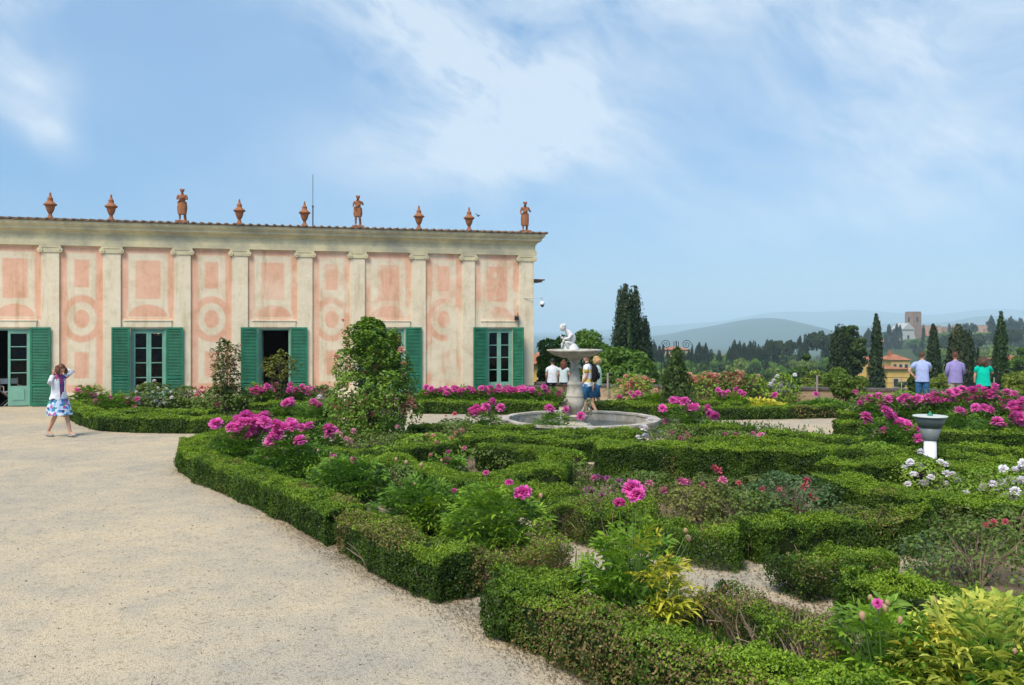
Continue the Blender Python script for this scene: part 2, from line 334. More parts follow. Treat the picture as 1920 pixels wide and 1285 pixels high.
# ------------------------------------------------------------------ casino building
P1 = Vector((.775, 31.0, 0)); DL = Vector((-.9688, -.2475, 0)).normalized(); NO = Vector((-DL.y, DL.x, 0)); NO = NO if NO.y < 0 else -NO
UP = Vector((0, 0, 1))
def S(u):
    k = (u-CX)/F; return (P1.x-k*P1.y)/(k*DL.y-DL.x)
def W3(s, n, z): return P1+DL*s+NO*n+UP*z
SL = 21.5
def stucco(name, attr=False):
    m = bpy.data.materials.new(name); m.use_nodes = True; t = m.node_tree; b = t.nodes['Principled BSDF']
    b.inputs['Roughness'].default_value = .9; b.inputs['Specular IOR Level'].default_value = .15
    g = nd(t, 'ShaderNodeNewGeometry'); pos = g.outputs['Position']
    n = nd(t, 'ShaderNodeTexNoise', Scale=1.1, Detail=7.0, Roughness=.62); lk(t, pos, n.inputs['Vector'])
    n2 = nd(t, 'ShaderNodeTexNoise', Scale=5.5, Detail=8.0, Roughness=.7); lk(t, pos, n2.inputs['Vector'])
    mp = nd(t, 'ShaderNodeMapping'); mp.inputs['Scale'].default_value = (3.5, 3.5, .45); lk(t, pos, mp.inputs[0])
    n3 = nd(t, 'ShaderNodeTexNoise', Scale=1.0, Detail=6.0, Roughness=.65); lk(t, mp.outputs[0], n3.inputs['Vector'])
    cr = nd(t, 'ShaderNodeValToRGB'); e = cr.color_ramp.elements; e[0].position = .3; e[1].position = .7
    e[0].color = (.72, .60, .42, 1); e[1].color = (.86, .76, .57, 1)
    lk(t, mth(t, 'ADD', mth(t, 'MULTIPLY', n.outputs[0], .5), mth(t, 'MULTIPLY', n2.outputs[0], .5)), cr.inputs[0]); out = cr.outputs[0]
    if attr:
        pr = nd(t, 'ShaderNodeValToRGB'); e = pr.color_ramp.elements; e[0].position = .34; e[1].position = .68
        e[0].color = (.74, .40, .25, 1); e[1].color = (.85, .52, .37, 1); lk(t, mth(t, 'ADD', mth(t, 'MULTIPLY', n.outputs[0], .6), mth(t, 'MULTIPLY', n2.outputs[0], .4)), pr.inputs[0])
        a = nd(t, 'ShaderNodeAttribute'); a.attribute_name = 'paint'
        sh = mth(t, 'MULTIPLY', a.outputs['Fac'], mth(t, 'ADD', .55, n2.outputs[0]))
        c = nd(t, 'ShaderNodeClamp'); lk(t, sh, c.inputs[0])
        mx = nd(t, 'ShaderNodeMix'); mx.data_type = 'RGBA'; lk(t, c.outputs[0], mx.inputs[0]); lk(t, out, mx.inputs[6]); lk(t, pr.outputs[0], mx.inputs[7]); out = mx.outputs[2]
    # weather stains: grey-green streaks
    st = nd(t, 'ShaderNodeValToRGB'); e = st.color_ramp.elements; e[0].position = .52; e[0].color = (1, 1, 1, 1); e[1].position = .76; e[1].color = (.62, .57, .44, 1)
    lk(t, n3.outputs[0], st.inputs[0])
    mx = nd(t, 'ShaderNodeMix'); mx.data_type = 'RGBA'; mx.blend_type = 'MULTIPLY'; mx.inputs[0].default_value = .8; lk(t, out, mx.inputs[6]); lk(t, st.outputs[0], mx.inputs[7]); out = mx.outputs[2]
    n4 = nd(t, 'ShaderNodeTexNoise', Scale=2.2, Detail=12.0, Roughness=.75); lk(t, pos, n4.inputs['Vector'])
    s4 = nd(t, 'ShaderNodeValToRGB'); e = s4.color_ramp.elements; e[0].position = .36; e[0].color = (.70, .64, .54, 1); e[1].position = .52; e[1].color = (1, 1, 1, 1); lk(t, n4.outputs[0], s4.inputs[0])
    mx = nd(t, 'ShaderNodeMix'); mx.data_type = 'RGBA'; mx.blend_type = 'MULTIPLY'; mx.inputs[0].default_value = .36; lk(t, out, mx.inputs[6]); lk(t, s4.outputs[0], mx.inputs[7]); out = mx.outputs[2]
    lk(t, out, b.inputs['Base Color'])
    bp = nd(t, 'ShaderNodeBump', Strength=.25, Distance=.01); lk(t, n2.outputs[0], bp.inputs['Height']); lk(t, bp.outputs[0], b.inputs['Normal'])
    return m
M['wallp'] = stucco('painted_stucco', True); M['cream'] = stucco('cream_stucco')
M['cornice'] = mat('cornice_stone', (.76, .66, .40), .9, .15, col2=(.42, .39, .28), scale=1.3, detail=8, bump=.3, bscale=12)
M['green'] = mat('shutter_green', (.028, .19, .105), .55, .3, var=.25, scale=3)
M['teal'] = mat('door_teal', (.20, .42, .32), .55, .3, var=.15, scale=3)
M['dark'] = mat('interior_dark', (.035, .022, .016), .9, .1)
M['terra'] = mat('terracotta', (.42, .17, .075), .85, .15, col2=(.25, .11, .06), scale=7, detail=8, bump=.4, bscale=30)
M['tile'] = mat('roof_tile', (.30, .19, .12), .9, .1, col2=(.14, .11, .085), scale=6)
g = bpy.data.materials.new('window_glass'); g.use_nodes = True; t = g.node_tree; t.nodes.remove(t.nodes['Principled BSDF'])
a_ = nd(t, 'ShaderNodeBsdfTransparent'); a_.inputs[0].default_value = (.75, .8, .78, 1); b_ = nd(t, 'ShaderNodeBsdfGlossy', Roughness=.04); fr = nd(t, 'ShaderNodeFresnel', IOR=1.5)
m_ = nd(t, 'ShaderNodeMixShader'); lk(t, mth(t, 'MULTIPLY', fr.outputs[0], .3), m_.inputs[0]); lk(t, a_.outputs[0], m_.inputs[1]); lk(t, b_.outputs[0], m_.inputs[2]); lk(t, m_.outputs[0], t.nodes['Material Output'].inputs[0])
M['glass'] = g

PIL = [(78, 112), (194, 227), (327, 358), (435, 465), (558, 586), (657, 684), (772, 798), (866, 890), (973, 1000)]
PS = [(S(b), S(a)) for a, b in PIL]; PS[-1] = (0.0, S(973)); PS.insert(0, (S(-22), S(-58)))       # (s0 < s1), right corner pilaster touches s=0
OPEN = [(S(57), S(-12), 0.0), (S(311), S(245), .18), (S(544), S(484), .0), (S(759), S(702), .18), (S(961), S(912), .0)]
WH = 5.1
bld = thing('garden_casino', 'long cream and pink painted garden building with green shutters behind the rose beds', 'building', tuple(P1))
def kid(o, parent):     # keep world placement
    o.parent = parent; o.matrix_parent_inverse = Matrix.Translation(-Vector(parent.location)); return o
def lines(a, b, st, extra):
    x = sorted(set([a, b]+[e for e in extra if a < e < b])); out = []
    for i in range(len(x)-1):
        n = max(1, int(math.ceil((x[i+1]-x[i])/st))); out += [x[i]+(x[i+1]-x[i])*k/n for k in range(n)]
    return np.array(out+[b])
ss = lines(0, SL, .045, [e for o in OPEN for e in o[:2]]); zs = lines(0, WH, .045, [2.46, .18, .4])
SS, ZG = np.meshgrid(ss, zs, indexing='ij')
def rect(x, z, x0, x1, z0, z1, soft=.03):
    d = np.minimum(np.minimum(x-x0, x1-x), np.minimum(z-z0, z1-z)); return np.clip(d/soft+.5, 0, 1)
def ellp(x, z, cx, cz, rx, rz, soft=.03):
    d = 1-np.sqrt(((x-cx)/rx)**2+((z-cz)/rz)**2); return np.clip(d*min(rx, rz)/soft+.5, 0, 1)
paint = np.zeros_like(SS)
bays = [(PS[i+1][1], PS[i][0]) for i in range(len(PS)-1)]
for i, (a, b) in enumerate(bays):
    c, hw = (a+b)/2, (b-a)/2; X = SS; Z = ZG
    p = rect(X, Z, a, b, .42, 5.08)
    if i % 2 == 0:                       # wide bay over a window
        o = rect(X, Z, c-hw*.74, c+hw*.74, 2.95, 4.90); o = np.maximum(o, ellp(X, Z, c, 2.86, hw*.80, .62)*(Z > 2.80))
        p = p*(1-o); p = np.maximum(p, rect(X, Z, c-hw*.47, c+hw*.47, 3.42, 4.68)*.95)
        p = np.maximum(p, ellp(X, Z, c, 2.84, hw*.74, .40)*(Z > 2.84)); p = p*(1-rect(X, Z, c-hw*.98, c+hw*.98, 2.3, 2.76))
        p *= 1-rect(X, Z, c-hw*.97, c+hw*.97, 0, 2.7)*.85
    else:
        o = np.maximum(rect(X, Z, c-hw*.66, c+hw*.66, 3.35, 4.88), rect(X, Z, c-hw*.66, c+hw*.66, .66, 2.2))
        p = p*(1-o); p = np.maximum(p, rect(X, Z, c-hw*.33, c+hw*.33, 3.78, 4.66)); p = np.maximum(p, rect(X, Z, c-hw*.33, c+hw*.33, .86, 1.70))
        p = np.maximum(p, ellp(X, Z, c, 2.77, hw*.98, .76)); p = p*(1-ellp(X, Z, c, 2.77, hw*.68, .54)); p = np.maximum(p, ellp(X, Z, c, 2.77, hw*.36, .30))
    fade = np.interp(c, [0, 3, 6, 9, 12, 20], [.95, .95, .78, .95, 1.0, 1.0]); paint = np.maximum(paint, np.maximum(p, .03*rect(X, Z, a, b, .42, 5.08))*fade)
q3 = np.stack([SS.ravel(), ZG.ravel(), 0*SS.ravel()], 1)
wn = vnoise(q3*1.3, 1)*.5+vnoise(q3*3.1, 2)*.3+vnoise(q3*8, 5)*.2
old = np.interp(q3[:, 0], [0, 5.5, 8, 12, 20], [1, 1, .5, .12, .05])      # the right end of the fresco is the most worn
pr = paint.ravel(); pr = pr*(1-old*np.clip((wn-.45)*6, 0, 1)*.9)+old*.5*np.clip((.48-wn)*7, 0, 1)*(q3[:, 1] > 2.7)*(1-pr)
V = np.array([P1[:]])+q3[:, :1]*np.array([DL[:]])+q3[:, 1:2]*np.array([[0, 0, 1]])
idx = np.arange(SS.size).reshape(SS.shape); q = np.stack([idx[:-1, :-1], idx[1:, :-1], idx[1:, 1:], idx[:-1, 1:]], -1)
sc_, zc_ = (ss[:-1]+ss[1:])/2, (zs[:-1]+zs[1:])/2; keep = np.ones((len(sc_), len(zc_)), bool)
for a, b, z0 in OPEN: keep &= ~((sc_[:, None] > a) & (sc_[:, None] < b) & (zc_[None] > z0) & (zc_[None] < 2.46))
me = np_mesh('painted_wall', V, q[keep].reshape(-1, 4), None, None, M['wallp'])
at = me.attributes.new('paint', 'FLOAT', 'POINT'); at.data.foreach_set('value', pr.astype(np.float32)); kid(link('painted_wall', me), bld)
# rear shell: side walls, back, floor, ceiling (a dark room behind the doors), reveals
mb = MB()
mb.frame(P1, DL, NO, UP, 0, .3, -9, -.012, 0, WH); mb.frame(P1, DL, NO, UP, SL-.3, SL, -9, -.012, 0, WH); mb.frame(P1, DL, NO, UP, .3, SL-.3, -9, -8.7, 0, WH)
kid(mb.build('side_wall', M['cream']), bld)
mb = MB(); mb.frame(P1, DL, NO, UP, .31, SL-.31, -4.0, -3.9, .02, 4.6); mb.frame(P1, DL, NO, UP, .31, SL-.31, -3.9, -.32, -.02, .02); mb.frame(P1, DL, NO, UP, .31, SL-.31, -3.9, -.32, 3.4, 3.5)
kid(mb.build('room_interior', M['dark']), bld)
for a, b, z0 in OPEN:
    mb = MB(); mb.frame(P1, DL, NO, UP, a-.16, a+.0, -.3, -.012, z0, 2.46); mb.frame(P1, DL, NO, UP, b, b+.16, -.3, -.012, z0, 2.46)
    mb.frame(P1, DL, NO, UP, a-.16, b+.16, -.3, -.012, 2.46, 2.6)
    if z0 > .1: mb.frame(P1, DL, NO, UP, a-.1, b+.1, -.3, .06, .1, .18)
    kid(mb.build('window_reveal', M['cream']), bld)
for a, b, z0 in OPEN:
    mb = MB(); mb.frame(P1, DL, NO, UP, a-.18, b+.18, .003, .035, 2.5, 2.70); mb.frame(P1, DL, NO, UP, a-.20, b+.20, .003, .055, 2.70, 2.74); kid(mb.build('lintel', M['cream'], bevel=.006), bld)
# pilasters with scroll capitals
for i, (a, b) in enumerate(PS):
    mb = MB(); mb.frame(P1, DL, NO, UP, a, b, .003, .055, .32, WH-.22); mb.frame(P1, DL, NO, UP, a-.04, b+.04, .003, .08, 0, .24); mb.frame(P1, DL, NO, UP, a-.02, b+.02, .003, .068, .24, .32)
    pil = kid(mb.build('pilaster', M['cream'], bevel=.006), bld)
    mb = MB(); mb.frame(P1, DL, NO, UP, a-.06, b+.06, .003, .10, WH-.07, WH-.003); mb.frame(P1, DL, NO, UP, a-.01, b+.01, .003, .085, WH-.22, WH-.07)
    for sx in (a-.03, b+.03):
        mb.tube([W3(sx, .004, WH-.145), W3(sx, .115, WH-.145)], .085, 14); mb.tube([W3(sx, .115, WH-.145), W3(sx, .13, WH-.145)], .03, 10)
    c = kid(mb.build('capital', M['cornice'], bevel=.004), bld); c.parent = pil; c.matrix_parent_inverse = pil.matrix_parent_inverse.copy()
    c.matrix_parent_inverse = Matrix.Identity(4)
# base course between pilasters, skipping openings
mb = MB()
cuts = [(0, 0)]+sorted([(a-.05, b+.05) for a, b, z in OPEN]+[(a-.045, b+.045) for a, b in PS])+[(SL, SL)]
cur = 0
for a, b in cuts:
    if a > cur+.05: mb = MB(); mb.frame(P1, DL, NO, UP, cur, a, .003, .04, 0, .22); kid(mb.build('plinth', M['cream']), bld)
    cur = max(cur, b)
# entablature: profile swept along the facade and round the right corner
prof = [(o_*(.76 if o_ > .12 else 1), z_) for o_, z_ in ((.0, WH), (.10, WH), (.10, WH+.12), (.125, WH+.14), (.125, WH+.17), (.06, WH+.19), (.06, WH+.36), (.10, WH+.39), (.13, WH+.42), (.20, WH+.46), (.30, WH+.50), (.33, WH+.52), (.33, WH+.58), (.38, WH+.61), (.45, WH+.66), (.47, WH+.72), (.47, WH+.75), (0, WH+.79))]
vs, fs = [], []
RT = -DL
for o, z in prof:
    vs += [W3(SL, o, z), W3(-o, o, z), W3(-o, -9-o, z)]
n = len(prof)
for i in range(n-1):
    for j in range(2): fs.append((i*3+j, i*3+j+1, (i+1)*3+j+1, (i+1)*3+j))
kid(MB().add(vs, fs).build('cornice', M['cornice']), bld)
# roof: shallow tiled slab with barrel tiles along the eaves
RZ = WH+.76
mb = MB(); mb.frame(P1, DL, NO, UP, -.42, SL, -9.4, .40, RZ, RZ+.035); roof = kid(mb.build('roof', M['tile']), bld)
mb = MB(); k = 0; s = -.38
while s < SL:
    mb.tube([W3(s, .45, RZ+.035), W3(s, -.4, RZ+.10)], [(.055, .04), (.065, .05)], 8); s += .255
for kk in range(24):
    mb.tube([W3(-.46, -.2-kk*.27, RZ+.035), W3(.3, -.2-kk*.27, RZ+.08)], [(.055, .04), (.065, .05)], 8)
o = mb.build('roof_tiles', M['tile'], smooth=True); kid(o, bld); o.parent = roof; o.matrix_parent_inverse = Matrix.Identity(4)

def shutter(hs, z0, z1, width, sgn, ang):
    """louvred leaf hinged at s=hs, folded back by ang from the wall plane"""
    A = (DL*sgn*math.cos(ang)+NO*math.sin(ang)).normalized(); O = W3(hs, .065, 0); N = A.cross(UP)
    if N.dot(NO) < 0: N = -N
    mb = MB(); fw = .06
    for a0, a1, b0, b1 in ((0, fw, z0, z1), (width-fw, width, z0, z1), (fw, width-fw, z0, z0+.1), (fw, width-fw, z1-.07, z1), (fw, width-fw, z0+.62, z0+.70)):
        mb.frame(O, A, N, UP, a0, a1, 0, .04, b0, b1)
    f = mb.build('shutter', M['green'], bevel=.004); kid(f, bld)
    mb = MB(); z = z0+.11
    while z < z1-.09:
        if not (z0+.585 < z < z0+.70):
            c = [O+A*x+N*y+UP*(z+dz) for x in (fw, width-fw) for y, dz in ((.004, .034), (.034, 0), (.036, .008), (.006, .042))]
            mb.add(c, [(0, 1, 2, 3), (4, 7, 6, 5), (0, 4, 5, 1), (1, 5, 6, 2), (2, 6, 7, 3), (3, 7, 4, 0)])
        z += .048
    l = mb.build('louvres', M['green']); l.parent = f
    mb = MB(); mb.frame(O, A, N, UP, fw*.9, width-fw*.9, .0, .003, z0+.02, z1-.02); b = mb.build('backing', M['green']); b.parent = f
    return f
for (a, b, z0), zb, (wl, al, wr, ar) in zip(OPEN, (0.02, .2, .03, .2, .03), ((.62, .06, .60, .05), (.545, .05, .54, .05), (.545, .06, .56, .05), (.55, .05, .575, .05), (.50, .12, .50, .95))):
    shutter(b+.01, zb, 2.5, wl, 1, al); shutter(a-.01, zb, 2.5, wr, -1, ar)

def door_leaf(s0, s1, z0, z1, n0, n1, rows, low, hinge_part='window_leaf'):
    A = W3(s1, n1, 0)-W3(s0, n0, 0); L = A.length; A.normalize(); O = W3(s0, n0, 0); N = A.cross(UP); N = N if N.dot(NO) > 0 else -N
    mb = MB(); fw = .07
    for a0, a1, b0, b1 in [(0, fw, z0, z1), (L-fw, L, z0, z1), (fw, L-fw, z1-.1, z1), (fw, L-fw, z0, z0+.12)]+([(fw, L-fw, z0+.12, z0+low)] if low else []):
        mb.frame(O, A, N, UP, a0, a1, 0, .045, b0, b1)
    if low: mb.frame(O, A, N, UP, fw+.06, L-fw-.06, .045, .06, z0+.18, z0+low-.1)
    g0, g1 = z0+max(low, .12), z1-.1
    for r in range(1, rows): zz = g0+(g1-g0)*r/rows; mb.frame(O, A, N, UP, fw, L-fw, .005, .04, zz-.014, zz+.014)
    f = kid(mb.build(hinge_part, M['teal'], bevel=.004), bld)
    mb = MB(); mb.frame(O, A, N, UP, fw, L-fw, .015, .021, g0, g1); gl = mb.build('glass', M['glass']); gl.parent = f
    return f
def outer_frame(a, b, z0):
    mb = MB()
    for x0, x1, b0, b1 in ((a, a+.055, z0, 2.46), (b-.055, b, z0, 2.46), (a+.055, b-.055, 2.40, 2.46)): mb.frame(P1, DL, NO, UP, x0, x1, -.16, -.05, b0, b1)
    kid(mb.build('window_frame', M['teal'], bevel=.004), bld)
for i, (a, b, z0) in enumerate(OPEN):
    outer_frame(a, b, z0); m_ = (a+b)/2
    if i == 0: door_leaf(a+.055, a+.055+.60, .03, 2.40, -.12, -.10, 4, .62, 'door_leaf')
    elif i == 1: door_leaf(a+.055, m_-.003, .2, 2.40, -.13, -.13, 4, .18); door_leaf(m_+.003, b-.055, .2, 2.40, -.13, -.13, 4, .18)
    elif i == 2: door_leaf(b-.10, b-.058, .03, 2.40, -.72, -.13, 4, .62, 'door_leaf')
    elif i == 3: door_leaf(a+.055, m_-.003, .2, 2.40, -.13, -.13, 4, .18); door_leaf(m_+.003, b-.055, .2, 2.40, -.13, -.13, 4, .18)
    else: door_leaf(a+.055, m_-.003, .03, 2.40, -.13, -.13, 4, .5, 'door_leaf'); door_leaf(m_+.003, b-.055, .03, 2.40, -.13, -.13, 4, .5, 'door_leaf')
# interior chandelier with lit bulbs behind the second window
M['bulb'] = bpy.data.materials.new('lit_bulb'); M['bulb'].use_nodes = True; bb = M['bulb'].node_tree.nodes['Principled BSDF']; bb.inputs['Emission Color'].default_value = (1, .62, .3, 1); bb.inputs['Emission Strength'].default_value = 6
M['brass'] = mat('aged_brass', (.25, .16, .06), .4, .5, .8)
sa_ = S(291); cl_ = W3(sa_, -1.6, 0); chd = thing('chandelier', 'brass chandelier with small lit bulbs seen through the glass of the left window', 'lamp', (cl_.x, cl_.y, 2.28))
mb = MB(); mb.tube([(0, 0, .1), (0, 0, 1.12)], .012, 6); mb.lathe([(.01, -.1), (.05, -.04), (.03, .04), (.01, .1)], 10)
for k in range(6):
    an = k*math.pi/3+.3; mb.tube([(0, 0, -.02), (.14*math.cos(an), .14*math.sin(an), -.07), (.26*math.cos(an), .26*math.sin(an), .0)], .01, 5)
mb.build('chandelier_arms', M['brass'], chd)
for k in range(6):
    an = k*math.pi/3+.3; mb = MB(); mb.ell((.26*math.cos(an), .26*math.sin(an), .035), (.02, .02, .032), 8, 6); mb.build('bulb', M['bulb'], chd)
# small fittings on the building
M['metal'] = mat('dark_metal', (.05, .05, .055), .5, .4, .5); M['white'] = mat('white_paint', (.78, .79, .8), .5, .4); M['lgrey'] = mat('grey_metal', (.35, .36, .36), .5, .4, .3)
def at_s(s, n, z): q = W3(s, n, z); return (q.x, q.y, q.z)
t1 = thing('security_camera', 'white dome security camera on a bracket near the building corner', 'camera', at_s(-.02, -.0, 3.55))
mb = MB(); mb.tube([(-.55, -.1, .0), (-.25, -.16, 0), (.1, -.18, .02), (.28, -.2, .02), (.30, -.2, -.1)], .014, 6); mb.box((-.55, -.07, 0), (.12, .05, .1)); mb.build('bracket', M['lgrey'], t1)
mb = MB(); mb.lathe([(.02, .1), (.07, .08), (.085, 0), (.08, -.04)], 14, (.30, -.2, -.2)); mb.build('housing', M['white'], t1, True)
mb = MB(); mb.ell((.30, -.2, -.25), (.065, .065, .075), 12, 8); mb.build('dome', M['metal'], t1, True)
t1 = thing('wall_canopy', 'small dark tiled canopy sticking out past the building corner', 'canopy', at_s(-.0, -.6, 4.22))
mb = MB(); mb.frame(Vector((0, 0, 0)), RT, NO, UP, 0, .5, -.4, .4, 0, .05); mb.frame(Vector((0, 0, 0)), RT, NO, UP, .0, .42, -.34, .34, -.06, 0); mb.build('canopy_roof', M['tile'], t1, bevel=.01)
mb = MB(); mb.tube([(.05, 0, -.05), (.16, -.02, -.1), (.1, 0, -.34), (.02, 0, -.34)], .03, 6); mb.build('brace', M['metal'], t1)
t1 = thing('wall_lantern', 'small dark floodlight fixed above the right shuttered door', 'lamp', at_s(S(968), .06, 2.82))
mb = MB(); mb.box((0, -.06, 0), (.16, .1, .14)); mb.box((0, -.12, .09), (.2, .12, .02)); mb.build('lamp_housing', M['metal'], t1, bevel=.01)
mb = MB(); mb.box((0, .0, .02), (.06, .08, .06)); mb.tube([(.02, -.02, .08), (.05, -.03, .2)], .012, 6); mb.build('bracket', M['metal'], t1)
t1 = thing('antenna_mast', 'thin lightning rod rising above the roof between urn and statue', 'antenna', at_s(S(589), -2.0, RZ+.05))
mb = MB(); mb.tube([(0, 0, 0), (0, 0, .95)], .022, 6); mb.tube([(0, 0, .95), (0, 0, 2.15)], .010, 6); mb.box((0, 0, .98), (.06, .06, .06)); mb.build('mast', M['metal'], t1)

# roof ornaments
def urn(u, label):
    s = S(u); h = .78; t = thing('terracotta_urn', label, 'urn', at_s(s, .05, RZ+.06), 0, 'terracotta urns on the roof edge')
    k = h/.78
    MB().lathe([(.12, 0), (.12, .05), (.085, .07), (.06, .13), (.055, .17), (.085, .21), (.12, .28), (.145, .36), (.15, .40), (.20, .42), (.215, .445), (.205, .47), (.16, .49)], 24).build('urn_body', M['terra'], t)
    MB().lathe([(.165, .49), (.13, .52), (.095, .55), (.085, .60), (.095, .63), (.07, .66), (.05, .69), (.045, .72), (.025, .735), (.036, .765), (.028, .80), (.005, .83)], 24).build('urn_lid', M['terra'], t)
    t.scale = (.92, .92, 1.04)
urn(95, 'leftmost terracotta urn on the roof edge above the first pilaster'); urn(209, 'terracotta urn between the leftmost urn and the left roof statue')
urn(449, 'terracotta urn just right of the left roof statue'); urn(571, 'terracotta urn beside the thin rooftop mast')
urn(785, 'terracotta urn just right of the middle roof statue'); urn(879, 'terracotta urn just left of the corner roof statue')
# ------------------------------------------------------------------ figures
def skin(verts, edges, radii, sub=2, root=0):
    me = bpy.data.meshes.new('tmp'); me.from_pydata([tuple(v) for v in verts], edges, [])
    o = bpy.data.objects.new('tmp', me); COL.objects.link(o)
    md = o.modifiers.new('s', 'SKIN'); md.use_smooth_shade = True; md.branch_smoothing = .6
    for i, r in enumerate(radii):
        sv = me.skin_vertices[0].data[i]; sv.radius = r if isinstance(r, tuple) else (r, r); sv.use_root = (i == root)
    if sub: s2 = o.modifiers.new('u', 'SUBSURF'); s2.levels = sub; s2.render_levels = sub
    dg = bpy.context.evaluated_depsgraph_get(); out = bpy.data.meshes.new_from_object(o.evaluated_get(dg))
    bpy.data.objects.remove(o); bpy.data.meshes.remove(me)
    return [tuple(v.co) for v in out.vertices], [tuple(p.vertices) for p in out.polygons]
BASE = dict(pel=(0, 0, .96), spi=(0, .01, 1.13), che=(0, .01, 1.33), nec=(0, .01, 1.47), hd=(0, -.01, 1.57),
            shL=(.165, .01, 1.41), elL=(.21, .03, 1.13), wrL=(.20, -.04, .89), haL=(.20, -.06, .81),
            shR=(-.165, .01, 1.41), elR=(-.21, .03, 1.13), wrR=(-.20, -.04, .89), haR=(-.20, -.06, .81),
            hiL=(.09, 0, .90), knL=(.10, -.02, .50), anL=(.10, .03, .09), toL=(.11, -.13, .035),
            hiR=(-.09, 0, .90), knR=(-.10, -.02, .50), anR=(-.10, .03, .09), toR=(-.11, -.13, .035))
def fingers(mb, a, b, k=1.0):
    """palm from wrist a to knuckle b, then four unequal bent fingers and a thumb from the side of the palm"""
    a, b = Vector(a), Vector(b); d = (b-a).normalized(); s = d.cross(Vector((0, 1, .2))).normalized(); n = s.cross(d)
    pal = b+d*.015
    mb.tube([a, a+d*.03, pal, pal+d*.012], [(.018, .022), (.030, .016), (.038, .014), (.03, .010)], 10) if abs(d.z) > 2 else mb.tube([a, a+d*.03, pal, pal+d*.012], [.02, .028, .03, .02], 10)
    for j, (o, L) in enumerate(((-.027, .062), (-.009, .074), (.009, .068), (.026, .052))):
        p = pal+s*o; mb.tube([p, p+d*L*.5+n*.006, p+d*L*.85+n*.022, p+d*L*.95+n*.032], [.0085, .008, .0075, .005], 6)
    p = a+d*.03+s*.024; mb.tube([p, p+s*.022+d*.022, p+s*.03+d*.05+n*.008], [.011, .010, .007], 6)
def body_mesh(J, fat=1.0, female=False, head_dir=(0, -1, 0), head_tilt=0):
    ks = ['pel', 'spi', 'che', 'nec', 'hd', 'shL', 'elL', 'wrL', 'shR', 'elR', 'wrR', 'hiL', 'knL', 'anL', 'toL', 'hiR', 'knR', 'anR', 'toR']
    r = dict(pel=(.135, .105), spi=(.118, .09), che=(.135, .10), nec=.055, hd=.06, sh=.056, el=.040, wr=.027, hi=.085, kn=.052, an=.036, to=.03)
    if female: r.update(pel=(.14, .11), spi=(.1, .08), che=(.118, .095), sh=.046, el=.034, wr=.024)
    ed = [('pel', 'spi'), ('spi', 'che'), ('che', 'nec'), ('nec', 'hd'), ('che', 'shL'), ('shL', 'elL'), ('elL', 'wrL'), ('che', 'shR'), ('shR', 'elR'), ('elR', 'wrR'),
          ('pel', 'hiL'), ('hiL', 'knL'), ('knL', 'anL'), ('anL', 'toL'), ('pel', 'hiR'), ('hiR', 'knR'), ('knR', 'anR'), ('anR', 'toR')]
    V = [J[k] for k in ks]; E = [(ks.index(a), ks.index(b)) for a, b in ed]
    rr = []
    for k in ks:
        x = r.get(k) or r.get(k[:-1]); x = x if isinstance(x, tuple) else (x, x); rr.append((x[0]*fat, x[1]*fat))
    # calves: extra vertices for a calf bulge
    for sd in 'LR':
        a, b = Vector(J['kn'+sd]), Vector(J['an'+sd]); m_ = a.lerp(b, .3); V.append(tuple(m_)); rr.append((.052*fat,)*2)
        i = len(V)-1; e = (ks.index('kn'+sd), ks.index('an'+sd)); E.remove(e); E += [(e[0], i), (i, e[1])]
    vs, fs = skin(V, E, rr, 1)
    mb = MB().add(vs, fs)
    for sd in 'LR': fingers(mb, J['wr'+sd], J['ha'+sd])
    # head: skull, jaw, nose, ears, brow, lips
    hd = Vector(J['hd']); fd = Vector(head_dir).normalized(); R = Matrix.Rotation(math.atan2(fd.x, -fd.y), 3, 'Z') @ Matrix.Rotation(head_tilt, 3, 'X')
    c = hd+R @ Vector((0, -.005, .06))
    def H(p): return c+R @ Vector(p)
    mb.ell(c, (.075, .092, .105), 16, 12, R); mb.ell(H((0, -.028, -.052)), (.052, .055, .062), 12, 8, R)
    mb.tube([H((0, -.085, .018)), H((0, -.108, -.018)), H((0, -.09, -.026))], [.008, .014, .009], 6)
    for s in (-1, 1): mb.ell(H((s*.076, .005, -.005)), (.010, .018, .030), 8, 6, R); mb.ell(H((s*.030, -.083, .024)), (.022, .008, .007), 8, 5, R)
    mb.ell(H((0, -.086, -.052)), (.024, .008, .007), 8, 5, R)
    return mb, c, R
